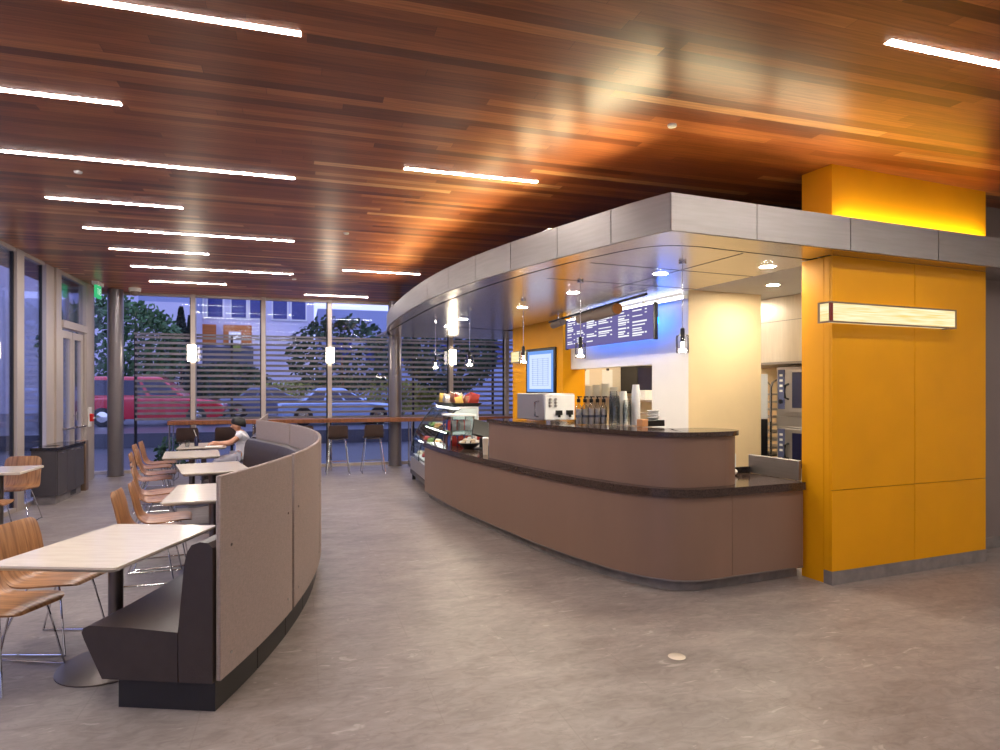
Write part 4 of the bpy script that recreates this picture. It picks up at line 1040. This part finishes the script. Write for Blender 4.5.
# ------------------------------------------------------------------ things on the boy's table
solo('paper_sheet', MB().box(-1.5,-1.24,11.5,11.75,.743,.747), M['paper'], 'white paper sheet on the table in front of the boy', 'paper')
t = thing('drink_bottle', (-1.66,11.75,.743), 'dark drink bottle with a straw on the boy\'s table', 'bottle')
part('bottle_body', MB().lathe([(.0,.743),(.032,.745),(.034,.85),(.02,.89),(.014,.91)],(-1.66,11.75,0),14), M['oven_glass'], t)
part('straw', MB().tube([(-1.66,11.75,.9),(-1.70,11.75,1.02)], .004), M['paper'], t)
solo('water_glass', MB().lathe([(.0,.743),(.03,.745),(.036,.85),(.033,.85),(.028,.752)],(-1.78,11.62,0),16), M['pet'], 'small water glass beside the dark bottle', 'glass')

# ------------------------------------------------------------------ the seated boy, facing -x
def skin_mesh(name, verts, edges, radii, m, parent=None, loc=(0,0,0), sub_=2):
    me = bpy.data.meshes.new(name); me.from_pydata(verts, edges, []); me.materials.append(m)
    o = bpy.data.objects.new(name, me); COL.objects.link(o)
    if parent: o.parent = parent
    o.location = loc
    md = o.modifiers.new('skin', 'SKIN'); md.use_smooth_shade = True
    for i, r in enumerate(radii):
        me.skin_vertices[0].data[i].radius = (r, r) if not hasattr(r, '__len__') else r
    me.skin_vertices[0].data[0].use_root = True
    s = o.modifiers.new('sub', 'SUBSURF'); s.levels = sub_; s.render_levels = sub_
    return o
M['skin'] = mat('skin', (206,150,118), .5, 0, .05); M['shirt'] = mat('white shirt', (236,234,238), .8, 0, .04, 6, .1, 40)
M['shorts'] = mat('pale trousers', (190,186,196), .8); M['hair'] = mat('dark hair', (22,17,15), .55, 0, .3, 40); M['shoe'] = mat('shoe', (60,56,60), .6)
PX, PY = -.96, 11.66
V = [(0,0,.53),(.03,0,.68),(.04,0,.83),(0,0,.955),(-.03,0,1.0),(-.05,0,1.03),(-.07,0,1.085),(-.068,0,1.14)]
rr = [.12,.105,.11,.07,.05,.056,.098,.08]
E_ = [(0,1),(1,2),(2,3),(3,4),(4,5),(5,6),(6,7)]
def addc(chain, rad, at):
    p = at
    for c, r in zip(chain, rad):
        V.append(c); rr.append(r); E_.append((p, len(V)-1)); p = len(V)-1
    return p
h1 = addc([(.0,-.15,.925),(-.10,-.2,.83),(-.17,-.21,.79),(-.30,-.15,.80),(-.37,-.11,.81),(-.41,-.09,.81)],[.05,.043,.038,.03,.025,.03],3)
h2 = addc([(.0,.15,.925),(-.12,.2,.83),(-.19,.2,.79),(-.33,.12,.775),(-.40,.07,.77),(-.44,.05,.77)],[.05,.043,.038,.03,.025,.03],3)
for hnd, s in ((h1,1),(h2,-1)):
    x,y,z = V[hnd]
    for i,(dy,l) in enumerate(((-.024,.055),(-.008,.065),(.008,.06),(.022,.048))):
        addc([(x-.03,y+dy,z+.003),(x-.03-l*.6,y+dy*1.1,z-.008),(x-.03-l,y+dy*1.1,z-.028)],[.009,.008,.007],hnd)
    addc([(x-.005,y+s*.03,z+.01),(x-.035,y+s*.042,z+.0)],[.010,.008],hnd)
for s in (-1,1):
    addc([(-.08,s*.085,.52),(-.40,s*.11,.50),(-.41,s*.11,.30),(-.38,s*.11,.09),(-.46,s*.115,.05),(-.54,s*.12,.04)],[.085,.058,.05,.034,.036,.028],0)
boy = skin_mesh('person', V, E_, rr, M['skin'], None, (PX,PY,0))
tag(boy, 'dark haired boy in a white shirt seated at the far table, arms resting on it', 'person')
WM[boy.name] = Matrix.Translation((PX,PY,0))
sv = [(0,0,.47),(.03,0,.60),(.045,0,.72),(.045,0,.84),(.0,0,.955),(.0,-.15,.93),(-.055,-.185,.88),(.0,.15,.93),(-.06,.185,.88),(-.02,0,.985)]
skin_mesh('shirt', sv, [(0,1),(1,2),(2,3),(3,4),(4,5),(5,6),(4,7),(7,8),(4,9)], [.142,.135,.128,.132,.085,.068,.064,.068,.064,.058], M['shirt'], boy)
tv_ = [(0,0,.50),(-.08,-.085,.52),(-.38,-.11,.505),(-.41,-.11,.33),(-.385,-.11,.13),(-.08,.085,.52),(-.38,.11,.505),(-.41,.11,.33),(-.385,.11,.13)]
skin_mesh('trousers', tv_, [(0,1),(1,2),(2,3),(3,4),(0,5),(5,6),(6,7),(7,8)], [.135,.1,.075,.064,.052,.1,.075,.064,.052], M['shorts'], boy)
for s in (-1,1):
    skin_mesh('shoe', [(-.36,s*.112,.05),(-.46,s*.115,.045),(-.55,s*.12,.04)], [(0,1),(1,2)], [.045,.045,.036], M['shoe'], boy)
q = MB()
hc = (-.052,0,1.115)
vs = []
loops = []
for i in range(9):
    ph = math.pi*.62*i/8; back_ = lambda c_: (-.04*max(0,c_)+.03*max(0,-c_))*max(0,i-4)/4
    loops.append([(hc[0]+.012+.125*math.sin(max(ph,.02))*math.cos(2*math.pi*k/18)*(1 if math.cos(2*math.pi*k/18)>0 else .93), .108*math.sin(max(ph,.02))*math.sin(2*math.pi*k/18), hc[2]+.015+.108*math.cos(ph)+back_(math.cos(2*math.pi*k/18))) for k in range(18)])
q.loft(loops); part('hair', q, M['hair'], boy, True)
q = MB()
for s in (-1,1): q.ball((-.04,s*.09,1.075),(.018,.01,.028),10,6)
q.ball((-.148,0,1.065),(.018,.013,.018),8,6)
part('ears_and_nose', q, M['skin'], boy, True)
q = MB()
for s in (-1,1): q.ball((-.128,s*.036,1.088),(.01,.014,.008),8,6)
part('eyes', q, M['hair'], boy, True)
part('mouth', MB().ball((-.128,0,1.035),(.01,.025,.006),8,6), mat('lips',(160,84,76),.5), boy, True)

# ------------------------------------------------------------------ outside
M['asphalt'] = mat('asphalt', (70,72,84), .35, 0, .15, 3, .2, 60)
solo('ground', MB().box(-60,40,Y1+.12,21.0,-.4,-.02), M['asphalt'], 'dark pavement just outside the back windows', 'ground', kind='structure')
solo('ground', MB().box(-60,X0-.72,-20,Y1+.12,-.4,-.02), M['asphalt'], 'dark pavement just outside the left windows', 'ground', kind='structure')
solo('street', MB().box(-60,40,21.0,70,-.4,.4), M['asphalt'], 'raised street beyond the louver screen', 'street', kind='structure')
ls = thing('louver_screen', (1,15.3,0), 'outdoor screen of horizontal bronze slats beyond the back glass', 'louver screen')
for i in range(16):
    z = 1.03+.117*i; part('slat', MB().box(-3.35,6.0,15.28,15.32,z,z+.05), M['slat'], ls)
for x in (-3.35,-1.45,.6,2.6,4.6,6.0): part('post', MB().box(x-.025,x+.025,15.325,15.375,-.02,2.86), M['mullion_dark'], ls)
part('top_rail', MB().box(-3.37,6.02,15.27,15.33,2.86,2.9), M['slat'], ls)

def vehicle(x, y, rz, z, L_, W_, Hb, Hr, kind, paint, label):
    t = thing('parked_car', (x,y,z), label, 'car', rz)
    ck = .22
    def sec(xx, hw, z0, z1, r=.08): 
        return [(xx,-hw+.03,z0),(xx,-hw,z0+.15),(xx,-hw,z1-r),(xx,-hw+r,z1),(xx,hw-r,z1),(xx,hw,z1-r),(xx,hw,z0+.15),(xx,hw-.03,z0)]
    h = L_/2; w = W_/2
    part('body', MB().loft([sec(-h,w*.82,.34,Hb*.9),sec(-h+.12,w*.95,.28,Hb*.98),sec(-h+.9,w,.25,Hb),sec(0,w,.25,Hb),sec(h-1.25,w,.25,Hb*.98),sec(h-.3,w*.93,.27,Hb*.86),sec(h-.05,w*.8,.32,Hb*.74),sec(h,w*.7,.36,Hb*.68)]), paint, t, True)
    rear = -h+.12 if kind == 'suv' else -h+.75
    rf = rear+.28 if kind == 'suv' else rear+.55
    ws, wr = h-1.25, h-2.05
    lo = [[(a,s*b_,zz) for a,b_,zz,s in ((rear,w*.93,Hb-.02,-1),(ws,w*.93,Hb-.02,-1),(ws,w*.93,Hb-.02,1),(rear,w*.93,Hb-.02,1))],
          [(rf,-w*.74,Hr-.05),(wr,-w*.74,Hr-.05),(wr,w*.74,Hr-.05),(rf,w*.74,Hr-.05)],[(rf+.08,-w*.66,Hr),(wr-.1,-w*.66,Hr),(wr-.1,w*.66,Hr),(rf+.08,w*.66,Hr)]]
    part('cabin', MB().loft(lo), paint, t, True, .03)
    def lerp(a,b,k): return a+(b-a)*k
    for s in (-1,1):
        q = MB(); n = 3
        for i in range(n):
            def pt_(fx, fz):
                xb = lerp(rear+.08, ws-.1, fx); xt = lerp(rf+.06, wr-.02, fx)
                return (lerp(xb,xt,fz), s*(lerp(w*.93,w*.74,fz)+.012), lerp(Hb-.02,Hr-.05,fz))
            a, b = i/n+.02, (i+1)/n-.02
            q.add([pt_(a,.12),pt_(b,.12),pt_(b,.88),pt_(a,.88)],[(0,1,2,3)])
            o_ = [pt_(a,.12),pt_(b,.12),pt_(b,.88),pt_(a,.88)]
            q.add([(p[0],p[1]-s*.02,p[2]) for p in o_],[(3,2,1,0)])
        part('side_window', q, M['oven_glass'], t, True)
    for xx in (-h+.85, h-.9):
        for s in (-1,1):
            q = MB(Matrix.Translation((xx,s*(w-.1),.33)) @ Matrix.Rotation(R(90),4,'X')).lathe([(.2,-.11),(.32,-.11),(.335,-.08),(.335,.08),(.32,.11),(.2,.11)],(0,0,0),26)
            wh = part('wheel', q, M['black'], t, True)
            q = MB(Matrix.Translation((xx,s*(w-.1),.33)) @ Matrix.Rotation(R(90),4,'X')).lathe([(.03,-.13),(.19,-.115),(.2,-.1),(.2,.1),(.19,.115),(.03,.13)],(0,0,0),10)
            part('hub', q, M['chrome'], wh, True)
    for s in (-1,1):
        part('headlight', MB().box(h-.28,h-.02,s*w*.62-.14,s*w*.62+.14,Hb*.62,Hb*.78), M['chrome'], t, True, .03)
        part('mirror', MB().ball((ws-.15,s*(w+.08),Hb+.06),(.06,.1,.07),10,6), paint, t, True)
    part('bumper', MB().box(h-.15,h+.05,-w*.75,w*.75,.3,.5), M['black'], t, True, .04)
    return t
vehicle(-5.0, 26.0, 0, .4, 4.7, 1.85, 1.02, 1.74, 'suv', mat('red car paint',(190,14,44),.25,0,.05,2,coat=1), 'red sport utility car parked beyond the left back windows')
vehicle(-1.2, 31.0, 0, .4, 4.5, 1.78, .9, 1.38, 'sedan', mat('blue car paint',(84,94,132),.25,0,.05,2,coat=1), 'blue sedan parked beyond the slats, right of the red car')
vehicle(1.4, 24.6, R(4), .4, 4.4, 1.76, .86, 1.34, 'sedan', mat('silver car paint',(150,172,214),.25,.2,.05,2,coat=1), 'pale silver sedan parked beyond the slats near the middle')

def tree(name, x, y, z, rx, ry, rz_, n, size, m, label, cat='tree', trunk=True, cone=False, grp=None):
    t = thing(name, (x,y,z), label, cat, group=grp)
    q = MB()
    for i in range(n):
        if cone:
            f = random.random()**.7; rr_ = rx*(1-f)*random.uniform(.5,1)+.05; a = random.uniform(0,2*math.pi)
            c_ = Vector((math.cos(a)*rr_, math.sin(a)*rr_, .2+f*rz_*2))
        else:
            d_ = Vector((random.gauss(0,1),random.gauss(0,1),random.gauss(0,1))).normalized()*random.uniform(.55,1.0)**.5
            c_ = Vector((d_.x*rx, d_.y*ry, d_.z*rz_+rz_+(1.0 if trunk else 0)))
            c_.z = max(.05, c_.z+random.uniform(-.15,.15))
        n_ = Vector((random.gauss(0,1),random.gauss(0,1),random.gauss(0,1))).normalized(); a_ = n_.orthogonal().normalized()*size; b_ = n_.cross(a_)*.6
        q.add([tuple(c_-a_), tuple(c_+b_), tuple(c_+a_), tuple(c_-b_)], [(0,1,2,3)])
    part('foliage', q, m, t, True)
    if trunk or cone:
        part('trunk', MB().tube([(0,0,-.02),(.03,0,1.0),(0,.04,1.0+rz_)], .1, 8, .04), M['bar_wood'], t, True)
    return t
M['leaf_dark'] = mat('dark foliage', (48,72,44), .7, 0, .35, 3); M['leaf_mid'] = mat('green foliage', (70,104,62), .7, 0, .35, 3)
M['leaf_con'] = mat('conifer foliage', (30,44,34), .8, 0, .3, 3); M['leaf_yel'] = mat('yellow green foliage', (150,156,70), .7, 0, .3, 3)
tree('bushy_tree', -7.2, 29.5, .4, 2.7, 1.6, 2.0, 4200, .13, M['leaf_mid'], 'bushy green tree outside the far left corner')
tree('conifer', -5.0, 31.0, .4, .85, .85, 2.35, 2200, .08, M['leaf_con'], 'dark pointed conifer left of the first mullion', cone=True)
tree('conifer', -5.0, 33.5, .4, .7, .7, 2.3, 1800, .08, M['leaf_con'], 'smaller dark pointed conifer behind the first mullion', cone=True)
tree('street_tree', 1.7, 28.0, .4, 2.3, 1.5, 1.7, 1900, .13, M['leaf_dark'], 'loose dark street tree above the slats near the steel column')
tree('street_tree', 7.0, 30.5, .4, 2.4, 1.6, 2.2, 3200, .14, M['leaf_dark'], 'big dark street tree behind the steel column')
tree('hedge', 2.4, 33.0, .4, 5.2, .8, .9, 4200, .12, M['leaf_yel'], 'yellow green hedge far beyond the slats', 'hedge', False)
tree('grass_clump', -2.7, 15.7, -.02, .35, .3, .3, 260, .07, M['leaf_mid'], 'small plant at the foot of the louver screen', 'plant', False)

tree('hedge', -3.7, 37.0, .4, 2.4, .8, 1.35, 2600, .13, M['leaf_dark'], 'dark hedge in front of the pale building entrance', 'hedge', False)
M['facade'] = mat('pale facade', (206,204,224), .8, 0, .04, .5); M['facade2'] = mat('grey facade', (150,160,196), .8, 0, .05, .5); M['pane'] = mat('dusk pane', (54,62,130), .15)
M['orange'] = mat('orange wood cladding', (196,112,44), .6, 0, .2, 2, stretch=(.3,1,8))
bd = thing('building', (-3.0,46,.4), 'pale building with dark blue windows and orange cladding across the street', 'building')
part('wall', MB().box(-7.2,0.9,46,52,.4,12), M['facade'], bd)
for x in (-6.6,-5.35,-3.9,-2.75,-1.3,-.1):
    for z in (6.45,8.35):
        fr = part('window', MB().box(x-.55,x+.55,45.9,46,z-.1,z+1.45), M['white'], bd)
        part('pane', MB().box(x-.45,x+.45,45.88,45.9,z,z+1.3), M['pane'], fr)
part('cladding', MB().box(-6.5,-5.3,45.8,46,4.6,5.95), M['orange'], bd); part('cladding', MB().box(-4.85,-3.1,45.8,46,4.6,5.95), M['orange'], bd)
part('entrance', MB().box(-6.5,-3.0,45.85,46,.4,4.5), mat('entrance glass',(84,88,104),.2), bd)
part('sign_panel', MB().box(-4.5,-3.75,45.7,45.79,4.75,5.5), M['white'], bd)
part('sign_panel', MB().box(-4.35,-3.75,45.7,45.79,4.2,4.6), M['leaf_yel'], bd)
bn = thing('building', (-12,40,.4), 'plain pale building beyond the bushy tree', 'building')
part('wall', MB().box(-20,-6.1,40,45.7,.4,6.6), M['facade'], bn)
part('upper_wall', MB().box(-8.6,-6.1,40.02,45.7,6.6,11), M['facade2'], bn)
part('side_wall', MB().box(-20,-8.6,40.5,45.7,6.6,9.2), M['facade'], bn)
b2 = thing('building', (6,50,.4), 'grey blue building behind the street trees', 'building')
part('wall', MB().box(1.2,30,48,56,.4,7.5), M['facade2'], b2)
for i in range(8): part('window', MB().box(2.2+2.4*i,3.6+2.4*i,47.9,48,3.6,5.4), M['pane'], b2)
b3 = thing('building', (-26,14,-.02), 'grey blue building outside the left windows', 'building')
part('wall', MB().box(-40,-24,-10,38,-.02,8), M['facade2'], b3)
for i in range(9):
    part('window_band', MB().box(-24,-23.9,-8+5*i,-4.2+5*i,1.2,2.2), M['pane'], b3); part('window_band', MB().box(-24,-23.9,-8+5*i,-4.2+5*i,4.2,5.4), M['pane'], b3)
for i in range(4): part('ledge', MB().box(-24.3,-24,-10,38,2.9+1.4*i,3.05+1.4*i), M['white'], b3)
tree('hedge', -12.5, 18.0, -.02, .8, 9.0, .8, 5000, .12, M['leaf_yel'], 'yellow green hedge outside the left windows', 'hedge', False)

# ------------------------------------------------------------------ light, camera
w = bpy.data.worlds.new('World'); SC.world = w; w.use_nodes = True
bg = w.node_tree.nodes['Background']; bg.inputs[0].default_value = (.40,.44,.78,1); bg.inputs[1].default_value = SKY
cam = bpy.data.cameras.new('camera'); co = bpy.data.objects.new('camera', cam); COL.objects.link(co)
co.location = (0,0,1.7); co.rotation_euler = (R(90),0,-math.atan2(.298,.9545))
cam.sensor_width = 36; cam.lens = 23.04; cam.shift_y = .014; cam.clip_end = 300
SC.camera = co
SC.view_settings.view_transform = 'Standard'; SC.view_settings.look = 'None'; SC.view_settings.gamma = 1
SC.view_settings.exposure = EXPO; SC.view_settings.use_curve_mapping = False
SC.cycles.max_bounces = 10; SC.cycles.diffuse_bounces = 5; SC.cycles.glossy_bounces = 5; SC.cycles.transparent_max_bounces = 24
SC.cycles.sample_clamp_indirect = 6
SC.cycles.use_denoising = True
